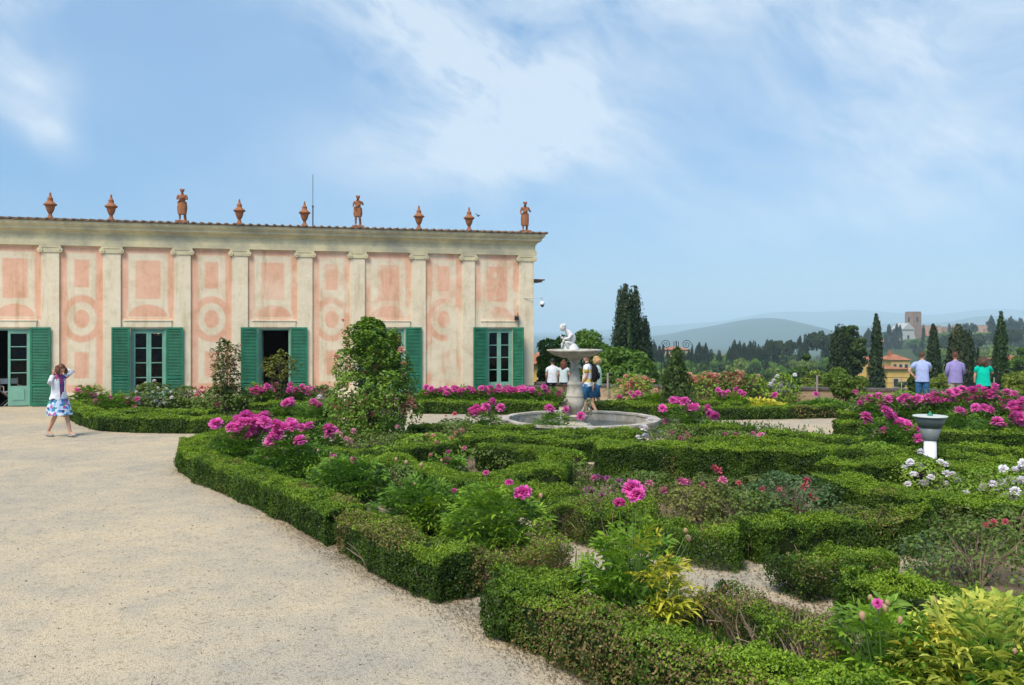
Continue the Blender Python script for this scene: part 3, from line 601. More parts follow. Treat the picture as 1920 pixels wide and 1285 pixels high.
def hair(c, R, m, parent, kind='short', length=.2):
    mb = MB(); vs, fs = [], []; nu, nv = 26, 12
    for j in range(nv+1):
        for i in range(nu):
            a = 2*math.pi*i/nu; back = .5+.5*math.sin(a)       # +y = back of head
            th = (math.radians(62)+back*math.radians(55 if kind == 'short' else 66))*j/nv
            w_ = 1+.05*math.sin(i*5.1+j*1.3)*(j/nv)
            p = Vector((.084*math.sin(th)*math.cos(a)*w_, .103*math.sin(th)*math.sin(a)*w_+.006, .115*math.cos(th)+.006)); vs.append(c+R @ p)
    for j in range(nv):
        for i in range(nu): fs.append((j*nu+i, (j+1)*nu+i, (j+1)*nu+(i+1) % nu, j*nu+(i+1) % nu))
    mb.add(vs, fs)
    if kind in ('long', 'bob', 'wavy'):
        for k in range(16):
            a = math.radians(-20+220*k/15); s0 = c+R @ Vector((.078*math.cos(a), .088*math.sin(a)+.005, .03)); L = length*(.85+.3*random.random())
            out = R @ Vector((math.cos(a), math.sin(a), 0)); wv = .018 if kind == 'wavy' else .006
            pts = [s0+Vector((0, 0, -L*t))+out*(.014+.03*math.sin(t*2.6)*(1.6 if kind == 'wavy' else .7))+Vector((math.sin(t*9+k)*wv, math.cos(t*8+k)*wv, 0)) for t in (0, .2, .4, .6, .8, 1)]
            mb.tube(pts, [.02, .03, .034, .032, .026, .01], 6)
    if kind == 'tail':
        mb.tube([c+R @ Vector((0, .09, .03)), c+R @ Vector((0, .13, -.02)), c+R @ Vector((0, .13, -.15)), c+R @ Vector((.01, .11, -.3))], [.03, .036, .034, .012], 8)
    return mb.build('hair', m, parent, True)
def loft_z(mb, rings, n=20, wob=0, phase=0, capb=False):
    """rings (cx, cy, z, rx, ry)"""
    vs, fs = [], []
    for j, (cx, cy, z, rx, ry) in enumerate(rings):
        for i in range(n):
            a = 2*math.pi*i/n; w_ = 1+wob*(j/len(rings))*math.sin(a*7+phase); sq = 1/((abs(math.cos(a))**2.6+abs(math.sin(a))**2.6)**(1/2.6))
            vs.append((cx+rx*math.cos(a)*w_*sq, cy+ry*math.sin(a)*w_*sq, z))
    for j in range(len(rings)-1):
        for i in range(n): fs.append((j*n+i, j*n+(i+1) % n, (j+1)*n+(i+1) % n, (j+1)*n+i))
    mb.add(vs, fs)
def V_(J, k): return Vector(J[k])
def lerpJ(J, a, b, t): return V_(J, a).lerp(V_(J, b), t)
def torso(J, m, parent, name='shirt', hem=.90, sleeve=.9, fem=False, lw=1.0, sl_r=1.0, flare=0):
    mb = MB(); p, s, c, nk = (V_(J, k) for k in ('pel', 'spi', 'che', 'nec')); f = .88 if fem else 1.0; dz = p.z-.96
    mb_r = [(p.x, p.y, hem+dz, (.178+flare)*lw*f*(1.08 if fem else 1), (.13+flare)*lw), (p.x, p.y, .98+dz, .172*lw*f*(1.05 if fem else 1), .128*lw), (s.x, s.y, s.z, .158*lw*f, .118*lw),
            (s.x*.5+c.x*.5, s.y*.5+c.y*.5, s.z*.5+c.z*.5, .168*lw*f, .122*lw), (c.x, c.y, c.z+.01, .180*f, .118), (c.x, c.y, c.z+.075, .188*f, .10), (nk.x, nk.y, nk.z-.02, .115*f, .075), (nk.x, nk.y, nk.z+.02, .064, .064)]
    loft_z(mb, mb_r, 24, .012)
    for sd in 'LR':
        sh, el, wr = V_(J, 'sh'+sd)-Vector((0, 0, .012)), V_(J, 'el'+sd), V_(J, 'wr'+sd); pts = [V_(J, 'che').lerp(sh, .5), V_(J, 'che').lerp(sh, .85), sh.lerp(el, .12), sh.lerp(el, .5)]; rr = [.06, .066, .064*sl_r*f, .056*sl_r*f]
        if sleeve <= .6: pts = pts[:3]+[sh.lerp(el, sleeve+.15)]; rr = rr[:3]+[.064*sl_r*f]
        else: pts += [el, el.lerp(wr, min(1, (sleeve-.5)*2))]; rr += [.050*sl_r*f, .037*sl_r*f]
        mb.tube(pts, rr, 12)
    return mb.build(name, m, parent, True)
def legs_cloth(J, m, parent, name, end=1.0, r=1.0, fem=False):
    mb = MB(); p = V_(J, 'pel')
    loft_z(mb, [(p.x, p.y, p.z-.13, .15, .115), (p.x, p.y, p.z-.05, .168, .125), (p.x, p.y, p.z+.06, .150, .112)], 20)
    for sd in 'LR':
        hi, kn, an = V_(J, 'hi'+sd), V_(J, 'kn'+sd), V_(J, 'an'+sd)
        if end <= .5: mb.tube([hi+Vector((0, 0, .03)), hi.lerp(kn, .35), hi.lerp(kn, end*2)], [.1*r, .092*r, .082*r], 14)
        else: mb.tube([hi+Vector((0, 0, .03)), hi.lerp(kn, .4), kn, kn.lerp(an, .45), kn.lerp(an, end)], [.1*r, .09*r, .066*r, .062*r, .052*r], 14)
    return mb.build(name, m, parent, True)
def shoes(J, m, parent, name='shoe'):
    for sd in 'LR':
        a, b = V_(J, 'an'+sd), V_(J, 'to'+sd); d = (b-a); dh = Vector((d.x, d.y, 0)).normalized(); hz = min(a.z, .12)
        mb = MB(); base = Vector((a.x, a.y, min(a.z-.055, .04) if a.z < .14 else a.z-.055))
        mb.tube([base-dh*.06, base-dh*.03, base+dh*.05, base+dh*.13+Vector((0, 0, b.z-.035)), base+dh*.19+Vector((0, 0, b.z-.035))], [(.028, .03), (.036, .036), (.04, .034), (.044, .03), (.02, .018)], 10)
        mb.build(name, m, parent, True)
skin_m = bpy.data.materials.new('skin'); skin_m.use_nodes = True; b = skin_m.node_tree.nodes['Principled BSDF']; b.inputs['Base Color'].default_value = (.56, .30, .20, 1); b.inputs['Roughness'].default_value = .6
M['skin'] = skin_m
def cloth(n, c, **k): return mat(n, c, .85, .15, var=k.pop('var', .12), scale=k.pop('scale', 9), bump=.5, bscale=14, **k)
def person(label, u, v, D, face, height, pose={}, seat=None, fat=1.0, fem=False, hd=(0, -1, 0), tilt=0, group=None):
    J = dict(BASE); J.update(pose); k = height/1.75
    loc = Q(u, v, D); loc.z = 0 if seat is None else seat
    t = thing('person', label, 'person', tuple(loc), 0, group, k)
    t.rotation_euler.z = math.atan2(face[0], -face[1])       # local -Y looks along face
    mb, c, R = body_mesh(J, fat, fem, hd, tilt)
    mb.build('body', M['skin'], t, True)
    return t, J, c, R
M['brownhair'] = mat('brown_hair', (.13, .05, .025), .6, .3, var=.5, scale=30); M['darkhair'] = mat('dark_hair', (.02, .015, .012), .6, .3)
M['midhair'] = mat('mid_brown_hair', (.10, .055, .03), .6, .3, var=.5, scale=30); M['blonde'] = mat('blonde_hair', (.50, .32, .14), .6, .3, var=.4, scale=30)
M['jeans'] = cloth('blue_jeans', (.035, .13, .27), var=.35); M['whitecloth'] = cloth('white_cloth', (.72, .74, .78)); M['black'] = cloth('black_cloth', (.012, .012, .015))
M['shoe'] = cloth('grey_shoe', (.30, .30, .28)); M['navy'] = cloth('navy_cloth', (.015, .02, .06)); M['khaki'] = cloth('khaki_cloth', (.42, .36, .26))

# woman walking on the gravel, hands behind her head
pose = dict(hd=(.0, -.045, 1.55), elL=(.40, .0, 1.50), wrL=(.20, .02, 1.57), haL=(.12, .04, 1.60), elR=(-.27, .0, 1.24), wrR=(-.13, .02, 1.47), haR=(-.07, .07, 1.54),
            knL=(.07, -.17, .52), anL=(.06, -.30, .09), toL=(.06, -.46, .05), knR=(-.07, .02, .50), anR=(-.06, .27, .12), toR=(-.07, .11, .03))
t, J, c, R = person('woman in white cardigan and blue flowered skirt walking on gravel, hands behind her head', 110, 820, 19.5, (.95, -.38), 1.70, pose, fem=True, tilt=.5)
hair(c, R, M['brownhair'], t, 'bob', .15)
torso(J, cloth('pink_purple_top', (.50, .08, .13), col2=(.12, .07, .26), scale=7), t, 'top', .92, .2, True, .96)
mb = MB(); rings = [(0, .0, .90, .208, .165), (0, 0, .95, .192, .152), (0, 0, 1.02, .172, .135), (0, .01, 1.15, .155, .125), (0, .01, 1.28, .168, .125), (0, .01, 1.36, .172, .115), (0, .01, 1.43, .12, .08)]
n = 24; vs, fs = [], []
for j, (cx, cy, z, rx, ry) in enumerate(rings):
    for i in range(n+1):
        a = math.radians(-90+24)+math.radians(312)*i/n; vs.append((cx+rx*math.cos(a)*1.04, cy+ry*math.sin(a)*1.04, z+.02*math.sin(i*1.3)*(j == 0)))
for j in range(len(rings)-1):
    for i in range(n): fs.append((j*(n+1)+i, j*(n+1)+i+1, (j+1)*(n+1)+i+1, (j+1)*(n+1)+i))
mb.add(vs, fs)
for sd in 'LR': mb.tube([V_(J, 'che').lerp(V_(J, 'sh'+sd), .5)+Vector((0, 0, .02)), V_(J, 'sh'+sd), V_(J, 'sh'+sd).lerp(V_(J, 'el'+sd), .5), V_(J, 'el'+sd), V_(J, 'el'+sd).lerp(V_(J, 'wr'+sd), .85)], [.05, .062, .055, .050, .040], 12)
mb.build('cardigan', M['whitecloth'], t, True)
fm = bpy.data.materials.new('floral'); fm.use_nodes = True; nt2 = fm.node_tree; b = nt2.nodes['Principled BSDF']; b.inputs['Roughness'].default_value = .85
co = nd(nt2, 'ShaderNodeTexCoord'); vo = nd(nt2, 'ShaderNodeTexVoronoi', Scale=17.0); lk(nt2, co.outputs['Object'], vo.inputs['Vector']); sp = nd(nt2, 'ShaderNodeSeparateColor'); lk(nt2, vo.outputs['Color'], sp.inputs[0])
rp = nd(nt2, 'ShaderNodeValToRGB'); rp.color_ramp.interpolation = 'CONSTANT'; e = rp.color_ramp.elements; e[0].position = 0; e[0].color = (.55, .66, .8, 1); e[1].position = .3; e[1].color = (.06, .2, .5, 1)
for p_, c_ in ((.45, (.25, .5, .75)), (.6, (.03, .06, .22)), (.7, (.05, .25, .22)), (.8, (.7, .72, .8)), (.93, (.5, .1, .3))): x = e.new(p_); x.color = (*c_, 1)
lk(nt2, sp.outputs[0], rp.inputs[0]); lk(nt2, rp.outputs[0], b.inputs['Base Color'])
mb = MB(); loft_z(mb, [(0, -.02, .52, .26, .27), (0, -.01, .62, .25, .24), (0, 0, .78, .235, .20), (0, 0, .90, .19, .15), (0, 0, 1.0, .16, .12)][::1], 36, .05); sk = mb.build('skirt', fm, t, True)
mb = MB(); mb.box((.02, -.165, .98), (.10, .012, .15)); mb.tube([(.02, -.16, 1.05), (.05, -.14, 1.25), (.06, -.06, 1.44)], .006, 4); mb.build('name_badge', M['whitecloth'], t)
shoes(J, M['shoe'], t)

# couple behind the fountain
pose = dict(knL=(.08, -.10, .52), anL=(.08, .05, .10), toL=(.08, -.11, .03), knR=(-.08, .06, .52), anR=(-.08, .26, .13), toR=(-.08, .12, .03), elR=(-.2, .05, 1.14), wrR=(-.17, -.06, .91), haR=(-.17, -.08, .84), elL=(.2, .02, 1.14), wrL=(.17, -.12, .93), haL=(.17, -.14, .86))
t, J, c, R = person('man in yellow and white striped polo and denim shorts walking behind the fountain', 1101, 784, 23.4, (-.90, .25), 1.80, pose, fat=1.06)
hair(c, R, M['midhair'], t)
sm = bpy.data.materials.new('striped_polo'); sm.use_nodes = True; n_ = sm.node_tree; b = n_.nodes['Principled BSDF']; b.inputs['Roughness'].default_value = .85
co = nd(n_, 'ShaderNodeTexCoord'); se = nd(n_, 'ShaderNodeSeparateXYZ'); lk(n_, co.outputs['Object'], se.inputs[0])
st_ = mth(n_, 'GREATER_THAN', mth(n_, 'SINE', mth(n_, 'MULTIPLY', se.outputs[2], 26.0)), .25); mx_ = nd(n_, 'ShaderNodeMix'); mx_.data_type = 'RGBA'; mx_.inputs[6].default_value = (.72, .74, .78, 1); mx_.inputs[7].default_value = (.75, .55, .16, 1)
lk(n_, st_, mx_.inputs[0]); lk(n_, mx_.outputs[2], b.inputs['Base Color'])
torso(J, sm, t, 'polo_shirt', .87, .45, lw=1.08); legs_cloth(J, M['jeans'], t, 'denim_shorts', .48, 1.12); shoes(J, M['shoe'], t)
pl = t
bp_ = thing('backpack', 'black backpack worn on the back of the man in the striped polo', 'backpack', tuple(t.location), t.rotation_euler.z, scale=1.03)
mb = MB(); mb.tube([(0, .17, .98), (0, .20, 1.02), (0, .22, 1.12), (0, .215, 1.28), (0, .19, 1.40), (0, .17, 1.44)], [(.09, .03), (.14, .06), (.15, .085), (.145, .08), (.11, .06), (.05, .03)], 16); mb.build('pack_bag', M['black'], bp_, True)
mb = MB(); mb.tube([(0, .29, 1.05), (0, .315, 1.1), (0, .31, 1.2), (0, .28, 1.24)], [(.07, .02), (.1, .03), (.1, .03), (.06, .02)], 12); mb.build('front_pocket', M['black'], bp_, True)
for s in (-1, 1):
    mb = MB(); mb.tube([(s*.08, .17, 1.42), (s*.10, .05, 1.505), (s*.11, -.10, 1.42), (s*.13, -.125, 1.25), (s*.15, 0, 1.08), (s*.11, .15, 1.02)], .016, 6); mb.build('strap', M['black'], bp_, True)
pose = dict(knL=(.08, .05, .52), anL=(.08, .24, .13), toL=(.08, .10, .03), knR=(-.08, -.12, .52), anR=(-.08, -.1, .10), toR=(-.08, -.26, .03))
t, J, c, R = person('blonde woman in pale green top and denim shorts walking beyond the man with the backpack', 1119, 780, 24.1, (-.9, .3), 1.70, pose, fem=True)
hair(c, R, M['blonde'], t, 'bob', .14); torso(J, cloth('pale_green_cloth', (.50, .66, .52)), t, 'top', .9, .4, True, 1.1); legs_cloth(J, M['jeans'], t, 'denim_shorts', .46, 1.08); shoes(J, M['shoe'], t)

# two people sitting on the parapet looking out
sit = dict(hiL=(.09, -.04, .90), knL=(.11, -.45, .90), anL=(.11, -.47, .48), toL=(.12, -.62, .43), hiR=(-.09, -.04, .90), knR=(-.11, -.45, .90), anR=(-.11, -.47, .48), toR=(-.12, -.62, .43),
           elL=(.23, .04, 1.16), wrL=(.20, -.10, 1.0), haL=(.18, -.16, .97), elR=(-.23, .04, 1.16), wrR=(-.20, -.10, 1.0), haR=(-.18, -.16, .97))
t, J, c, R = person('dark haired person in white shirt sitting on the parapet with back turned', 1036, 760, 30.0, (-.1, 1), 1.72, sit, seat=-.30)
hair(c, R, M['darkhair'], t); torso(J, M['whitecloth'], t, 'shirt', .88, .5, lw=1.1); legs_cloth(J, M['navy'], t, 'trousers', 1.0, 1.1); shoes(J, M['shoe'], t)
t, J, c, R = person('woman with long brown hair and pale top sitting on the parapet beside the white shirt', 1057, 760, 29.8, (.3, 1), 1.6, dict(sit), seat=-.22, fem=True)
hair(c, R, M['brownhair'], t, 'long', .36); torso(J, cloth('mint_cloth', (.48, .62, .60), col2=(.62, .66, .68)), t, 'top', .88, .3, True, 1.08); legs_cloth(J, M['navy'], t, 'shorts', .45, 1.1); shoes(J, M['shoe'], t)

# three people at the right end of the wall
t, J, c, R = person('man in pale blue shirt and jeans at the wall, hand on his hip', 1729, 772, 25.6, (.45, .9), 1.78,
    dict(elL=(.36, .14, 1.18), wrL=(.20, .10, 1.00), haL=(.15, .06, .96), elR=(-.22, -.12, 1.18), wrR=(-.14, -.33, 1.16), haR=(-.12, -.38, 1.18)), fat=1.05, hd=(-.35, -1, 0))
# local left arm is on the camera's left when he faces away
hair(c, R, M['midhair'], t); torso(J, cloth('pale_blue_cloth', (.38, .46, .74)), t, 'shirt', .86, .5, lw=1.1, sl_r=1.1); legs_cloth(J, M['jeans'], t, 'jeans', 1.0, 1.05); shoes(J, M['shoe'], t)
t, J, c, R = person('man in lilac long sleeved shirt looking over the wall between his two companions', 1791, 772, 25.4, (.15, 1), 1.78,
    dict(elR=(-.25, .0, 1.14), wrR=(-.22, -.20, 1.06), haR=(-.20, -.27, 1.05), elL=(.24, .02, 1.14), wrL=(.17, -.2, 1.02), haL=(.15, -.26, 1.02)), hd=(-.3, -1, 0))
hair(c, R, M['brownhair'], t); torso(J, cloth('lilac_cloth', (.30, .26, .52)), t, 'shirt', .84, .98, lw=1.12, sl_r=1.15); legs_cloth(J, M['khaki'], t, 'trousers', 1.0, 1.08); shoes(J, M['shoe'], t)
t, J, c, R = person('woman with wavy brown hair in turquoise shirt holding a camera to her face', 1843, 774, 24.8, (.3, 1), 1.68,
    dict(elR=(-.30, -.12, 1.20), wrR=(-.13, -.20, 1.46), haR=(-.08, -.20, 1.53), elL=(.23, .03, 1.12), wrL=(.22, -.02, .90), haL=(.22, -.03, .83)), fem=True, fat=1.12, hd=(-.45, -1, 0))
hair(c, R, M['midhair'], t, 'wavy', .24); torso(J, cloth('turquoise_cloth', (.0, .52, .36)), t, 'shirt', .84, .4, True, 1.22, 1.15, .01); legs_cloth(J, M['black'], t, 'trousers', 1.0, 1.15); shoes(J, M['shoe'], t)
cp = Matrix.Rotation(t.rotation_euler.z, 3, 'Z') @ Vector((-.06, -.20, 1.52))*(1.68/1.75)+t.location
kc = thing('camera', 'small black camera held up by the woman in the turquoise shirt', 'camera', tuple(cp), t.rotation_euler.z)
MB().box((0, 0, 0), (.13, .05, .08)).box((0, 0, .045), (.045, .04, .03)).build('camera_body', M['metal'], kc, bevel=.006); mb = MB(); mb.tube([(0, -.02, 0), (0, -.09, 0)], .032, 12); mb.build('lens', M['metal'], kc, True)
hb = Matrix.Rotation(t.rotation_euler.z, 3, 'Z') @ Vector((.24, .02, .84))*(1.68/1.75)+t.location
kb = thing('handbag', 'black handbag hanging beside the woman in the turquoise shirt', 'bag', tuple(hb), t.rotation_euler.z)
mb = MB(); mb.tube([(0, 0, -.14), (0, 0, -.12), (0, 0, .02), (0, 0, .08)], [(.10, .03), (.13, .05), (.12, .05), (.08, .03)], 14); mb.build('bag_body', M['black'], kb, True); mb = MB(); mb.tube([(-.08, 0, .06), (-.09, 0, .3), (-.10, -.02, .62)], .012, 6); mb.build('strap', M['black'], kb, True)

# folding chair in the open doorway
fc = thing('folding_chair', 'pale folding canvas chair just inside the open doorway at the left edge', 'chair', tuple(W3(S(13), -.02-.35, .02)), math.atan2(DL.y, DL.x)+math.pi+.5)
mb = MB()
for s in (-1, 1):
    y = s*.20; mb.tube([(-.24, y, 0), (.24, y, .44)], .013, 6); mb.tube([(.24, y, 0), (-.24, y, .44)], .013, 6); mb.tube([(-.26, y, .44), (.26, y, .44)], .014, 6); mb.tube([(-.24, y, .44), (-.24, y, .62)], .013, 6); mb.tube([(.24, y, .44), (.24, y, .62)], .013, 6)
mb.tube([(-.26, -.2, .62), (-.26, .2, .62)], .016, 6); mb.tube([(.26, -.2, .62), (.26, .2, .62)], .016, 6)
for x in (-.25, .25): mb.tube([(x, .2, .44), (x, .24, .86)], .014, 6)
M['palewood'] = mat('pale_wood', (.5, .42, .36), .7, .2); mb.build('chair_frame', M['palewood'], fc)
MB().box((0, 0, .44), (.5, .42, .012)).build('seat', M['whitecloth'], fc); MB().box((0, .235, .76), (.52, .012, .17)).build('backrest', M['whitecloth'], fc)

# roof statues
def statue(u, label, pose, seed):
    s = S(u); t = thing('terracotta_statue', label, 'statue', at_s(s, .05, RZ+.05), math.atan2(NO.x, -NO.y), 'terracotta statues on the roof edge')
    MB().box((0, 0, .04), (.40, .32, .10)).build('statue_base', M['terra'], t, bevel=.01)
    J = dict(BASE); J.update(pose); mb, c, R = body_mesh(J, 1.1)
    g_ = bpy.data.objects.new('statue_figure', None)
    # curly hair and drapery are carved in one piece with the figure
    for k in range(14): a = k*.45; mb.ell(c+Vector((.07*math.cos(a), .02+.07*math.sin(a), .05+.035*math.sin(k*2.1))), (.035, .035, .035), 8, 6)
    loft_z(mb, [(0, .02, .30+.25*seed, .17, .15), (0, .02, .6, .185, .15), (0, .01, .9, .18, .14), (0, .01, 1.05, .155, .12)], 28, .09, seed*3)
    for k in range(6): a = .6*k; mb.tube([(.17*math.cos(a), .14*math.sin(a)+.02, 1.02), (.19*math.cos(a+.3), .16*math.sin(a+.3)+.02, .7), (.17*math.cos(a+.5), .15*math.sin(a+.5)+.02, .32+.25*seed)], [.02, .03, .02], 6)
    mb.tube([(.16, .04, 1.42), (.1, -.12, 1.25), (-.1, -.14, 1.08), (-.18, .0, .98)], [.03, .035, .035, .03], 8)
    mb.tube([(.12, .12, 0), (.11, .12, .3), (.1, .1, .6)], [.06, .05, .04], 8)
    o = mb.build('statue_figure', M['terra'], t, True); o.scale = (.74, .74, .60); o.location = (0, 0, .085)
statue(342, 'draped terracotta statue with folded arms, the leftmost of the three roof statues', dict(elL=(.22, -.05, 1.16), wrL=(.0, -.17, 1.16), haL=(-.07, -.17, 1.17), elR=(-.22, -.05, 1.16), wrR=(-.02, -.19, 1.2), haR=(.05, -.19, 1.22)), .2)
statue(671, 'terracotta statue with a hand raised to its chest, in the middle of the roof', dict(elL=(.24, -.02, 1.2), wrL=(.1, -.15, 1.36), haL=(.05, -.15, 1.42), elR=(-.22, .0, 1.14), wrR=(-.15, -.12, 1.0), haR=(-.13, -.15, .95), knL=(.07, -.06, .5)), .9)
statue(984, 'robed terracotta statue standing above the right corner of the building', dict(elL=(.24, .02, 1.16), wrL=(.2, -.16, 1.12), haL=(.2, -.22, 1.14), elR=(-.22, .03, 1.14), wrR=(-.2, -.05, .93), haR=(-.19, -.07, .87)), .0)

# ------------------------------------------------------------------ fountain
FX, FY = Q(1088, 0, 20.5).x, 20.5; PX = Q(1077.5, 0, 20.5).x
M['marble'] = mat('white_marble', (.66, .65, .62), .5, .35, var=.1, scale=6); M['stone'] = mat('pale_stone', (.56, .52, .44), .8, .2, col2=(.33, .29, .22), scale=5, detail=9, bump=.3, bscale=20)
M['wetstone'] = mat('stained_stone', (.46, .44, .40), .7, .3, col2=(.17, .165, .15), scale=3.5, detail=9)
M['bronze'] = mat('weathered_monkey_stone', (.27, .24, .16), .7, .3, col2=(.12, .12, .08), scale=9)
ft = thing('fountain', 'stone garden fountain with round pool, tall pedestal and wide bowl under a crouching white figure', 'fountain', (PX, FY, 0))
ox = FX-PX
mb = MB(); prof = [(1.92, 0), (1.92, .06), (1.86, .08), (1.86, .25), (1.92, .27), (1.92, .33), (1.74, .33), (1.74, .28), (1.76, .26), (1.76, .02)]
vs, fs = [], []; n = 16
for r, z in prof:
    for k in range(n): a = 2*math.pi*(k+.5)/n; vs.append((ox+r*math.cos(a), r*math.sin(a), z))
for i in range(len(prof)-1):
    for k in range(n): fs.append((i*n+k, i*n+(k+1) % n, (i+1)*n+(k+1) % n, (i+1)*n+k))
mb.add(vs, fs); mb.build('pool_rim', M['stone'], ft, bevel=.006)
mb = MB(); mb.lathe([(1.70, .0), (1.75, .01), (1.75, .27)], 48, (ox, 0, 0)); me = mb.mesh('pool_lining', M['wetstone'], True)
bm = bmesh.new(); bm.from_mesh(me); bmesh.ops.delete(bm, geom=[f for f in bm.faces if len(f.verts) > 10], context='FACES'); bm.to_mesh(me); bm.free(); link('pool_lining', me, ft)
mb = MB(); mb.disc((ox, 0, .10), 1.72); o = mb.build('pool_water', mat('pool_water', (.16, .17, .13), .25, .5, var=.4, scale=3), ft); o['kind'] = 'stuff'
mb = MB(); mb.lathe([(.44, .0), (.44, .14), (.40, .16), (.38, .20), (.30, .23), (.27, .27), (.30, .31), (.33, .36), (.36, .38), (.34, .41)], 8); mb.build('stepped_base', M['stone'], ft, bevel=.01)
MB().lathe([(.10, .40), (.13, .48), (.20, .56), (.235, .66), (.235, .76), (.215, .80), (.215, .84), (.225, .86), (.20, .88), (.185, 1.02), (.175, 1.12), (.19, 1.14), (.165, 1.17), (.14, 1.22), (.115, 1.38), (.095, 1.56), (.095, 1.64), (.125, 1.66), (.125, 1.70), (.16, 1.73), (.19, 1.76)], 28).build('pedestal_shaft', M['stone'], ft, True)
MB().lathe([(.14, 1.75), (.30, 1.775), (.46, 1.82), (.58, 1.88), (.63, 1.92), (.665, 1.925), (.67, 1.965), (.63, 1.97), (.55, 1.93), (.3, 1.86), (.01, 1.84)], 40).build('bowl', M['stone'], ft, True)
mb = MB(); mb.disc((0, 0, 1.915), .56); mb.build('bowl_water', mat('bowl_water', (.2, .24, .22), .1, .5), ft)
def monkey(x, y, rz):
    vs = [(0, 0, .10), (0, -.01, .20), (0, -.035, .29), (0, -.05, .34), (.05, -.03, .28), (.07, -.10, .2), (.05, -.13, .10), (-.05, -.03, .28), (-.08, -.09, .33), (-.04, -.13, .36), (.05, -.02, .08), (.08, -.12, .13), (.06, -.13, .02), (-.05, -.02, .08), (-.08, -.12, .13), (-.06, -.13, .02), (0, .07, .06), (0, .12, .1), (0, .13, .2)]
    E = [(0, 1), (1, 2), (2, 3), (2, 4), (4, 5), (5, 6), (2, 7), (7, 8), (8, 9), (0, 10), (10, 11), (11, 12), (0, 13), (13, 14), (14, 15), (0, 16), (16, 17), (17, 18)]
    r = [.065, .06, .055, .045, .03, .024, .018, .03, .024, .018, .04, .032, .024, .04, .032, .024, .018, .013, .01]
    v, f = skin(vs, E, r, 1); mb = MB().add(v, f); mb.ell((0, -.07, .385), (.05, .055, .055), 12, 8); mb.ell((0, -.115, .37), (.028, .03, .025), 10, 6)
    for s in (-1, 1): mb.ell((s*.05, -.065, .39), (.012, .012, .02), 8, 5)
    o = mb.build('monkey', M['bronze'], ft, True); o.location = (x, y, .38); o.rotation_euler.z = rz; o.scale = (1.0,)*3
for k in range(3): a = math.radians(-12+k*120); monkey(.27*math.cos(a), .27*math.sin(a), a+math.pi/2)
# crouching marble figure in the bowl
vs = [(0, .02, .16), (.01, .05, .30), (0, .03, .42), (-.0, -.03, .49), (-.0, -.09, .54), (.09, .02, .42), (.12, -.09, .32), (.06, -.19, .34), (-.09, .02, .42), (-.12, -.10, .31), (-.06, -.18, .25), (.07, .0, .15), (.11, -.18, .27), (.09, -.12, .06), (.09, -.20, .03), (-.07, .0, .15), (-.10, -.19, .17), (-.09, -.04, .05), (-.09, .10, .03)]
E = [(0, 1), (1, 2), (2, 3), (3, 4), (2, 5), (5, 6), (6, 7), (2, 8), (8, 9), (9, 10), (0, 11), (11, 12), (12, 13), (13, 14), (0, 15), (15, 16), (16, 17), (17, 18)]
r = [.135, .125, .115, .06, .05, .045, .036, .026, .045, .036, .026, .07, .048, .034, .026, .07, .048, .034, .024]
v, f = skin(vs, E, r, 2); mb = MB().add(v, f); Rh = Matrix.Rotation(.75, 3, 'X'); mb.ell((0, -.125, .585), (.062, .075, .082), 16, 10, Rh)
mb.tube([(0, -.19, .57), (0, -.215, .54), (0, -.20, .53)], [.008, .014, .008], 6)
for s in (-1, 1): mb.ell((s*.062, -.12, .58), (.01, .016, .022), 8, 5)
for k in range(26): a = k*2.4; e_ = .3+.9*(k/26); mb.ell((.066*math.cos(a)*math.cos(e_), -.105+.07*math.sin(a)*math.cos(e_), .60+.065*math.sin(e_)), (.022, .022, .02), 6, 5)
fingers(mb, (.06, -.19, .34), (.05, -.215, .37)); fingers(mb, (-.06, -.18, .25), (-.055, -.21, .22))
mb.lathe([(.19, -.03), (.20, .02), (.18, .07), (.15, .13), (.12, .17)], 14, (0, -.04, 0), lambda a, z: 1+.08*math.sin(a*3+1))
o = mb.build('crouching_figure', M['marble'], ft, True); o.location = (-.03, 0, 1.93); o.rotation_euler = (math.radians(14), 0, math.radians(-72)); o.scale = (1.04,)*3
# ------------------------------------------------------------------ parapet, railing, bollard
M['coping'] = mat('coping_stone', (.13, .11, .095), .8, .2, var=.4, scale=6); M['plaster'] = mat('parapet_plaster', (.50, .36, .22), .9, .1, col2=(.34, .25, .17), scale=2.2, detail=8)
wl = thing('parapet_wall', 'low ochre plastered parapet with dark stone coping along the far garden edge', 'wall', tuple(WALL[3]))
def strip(o0, o1, z0, z1):
    mb = MB(); vs = []
    for i, p in enumerate(WALL):
        d = (WALL[min(i+1, len(WALL)-1)]-WALL[max(i-1, 0)]).normalized(); n = Vector((-d.y, d.x, 0))
        for o, z in ((o0, z0), (o1, z0), (o1, z1), (o0, z1)): vs.append(p+n*o+UP*z)
    fs = [(0, 1, 2, 3)]+[(i*4+j, (i+1)*4+j, (i+1)*4+(j+1) % 4, i*4+(j+1) % 4) for i in range(len(WALL)-1) for j in range(4)]+[(len(vs)-4, len(vs)-1, len(vs)-2, len(vs)-3)]
    return mb.add(vs, fs)
kid(strip(0, .40, 0, .42).build('wall', M['plaster']), wl); kid(strip(-.05, .45, .42, .50).build('coping', M['coping'], bevel=.01), wl)
fn = thing('wire_railing', 'thin wire railing on slim posts running along the parapet', 'railing', tuple(WALL[2]))
M['stake'] = mat('weathered_stake', (.33, .29, .25), .9, .1)
for u in (1139, 1373, 1530, 1687, 1860):
    k = np.interp(u, [CX+F*p.x/p.y for p in WALL], range(len(WALL))); i = min(int(k), len(WALL)-2); p = WALL[i].lerp(WALL[i+1], k-i)
    mb = MB(); mb.tube([(p.x, p.y-.14, 0), (p.x, p.y-.14, .92)], .035 if u < 1600 else .02, 8); kid(mb.build('post', M['stake'], fn), fn)
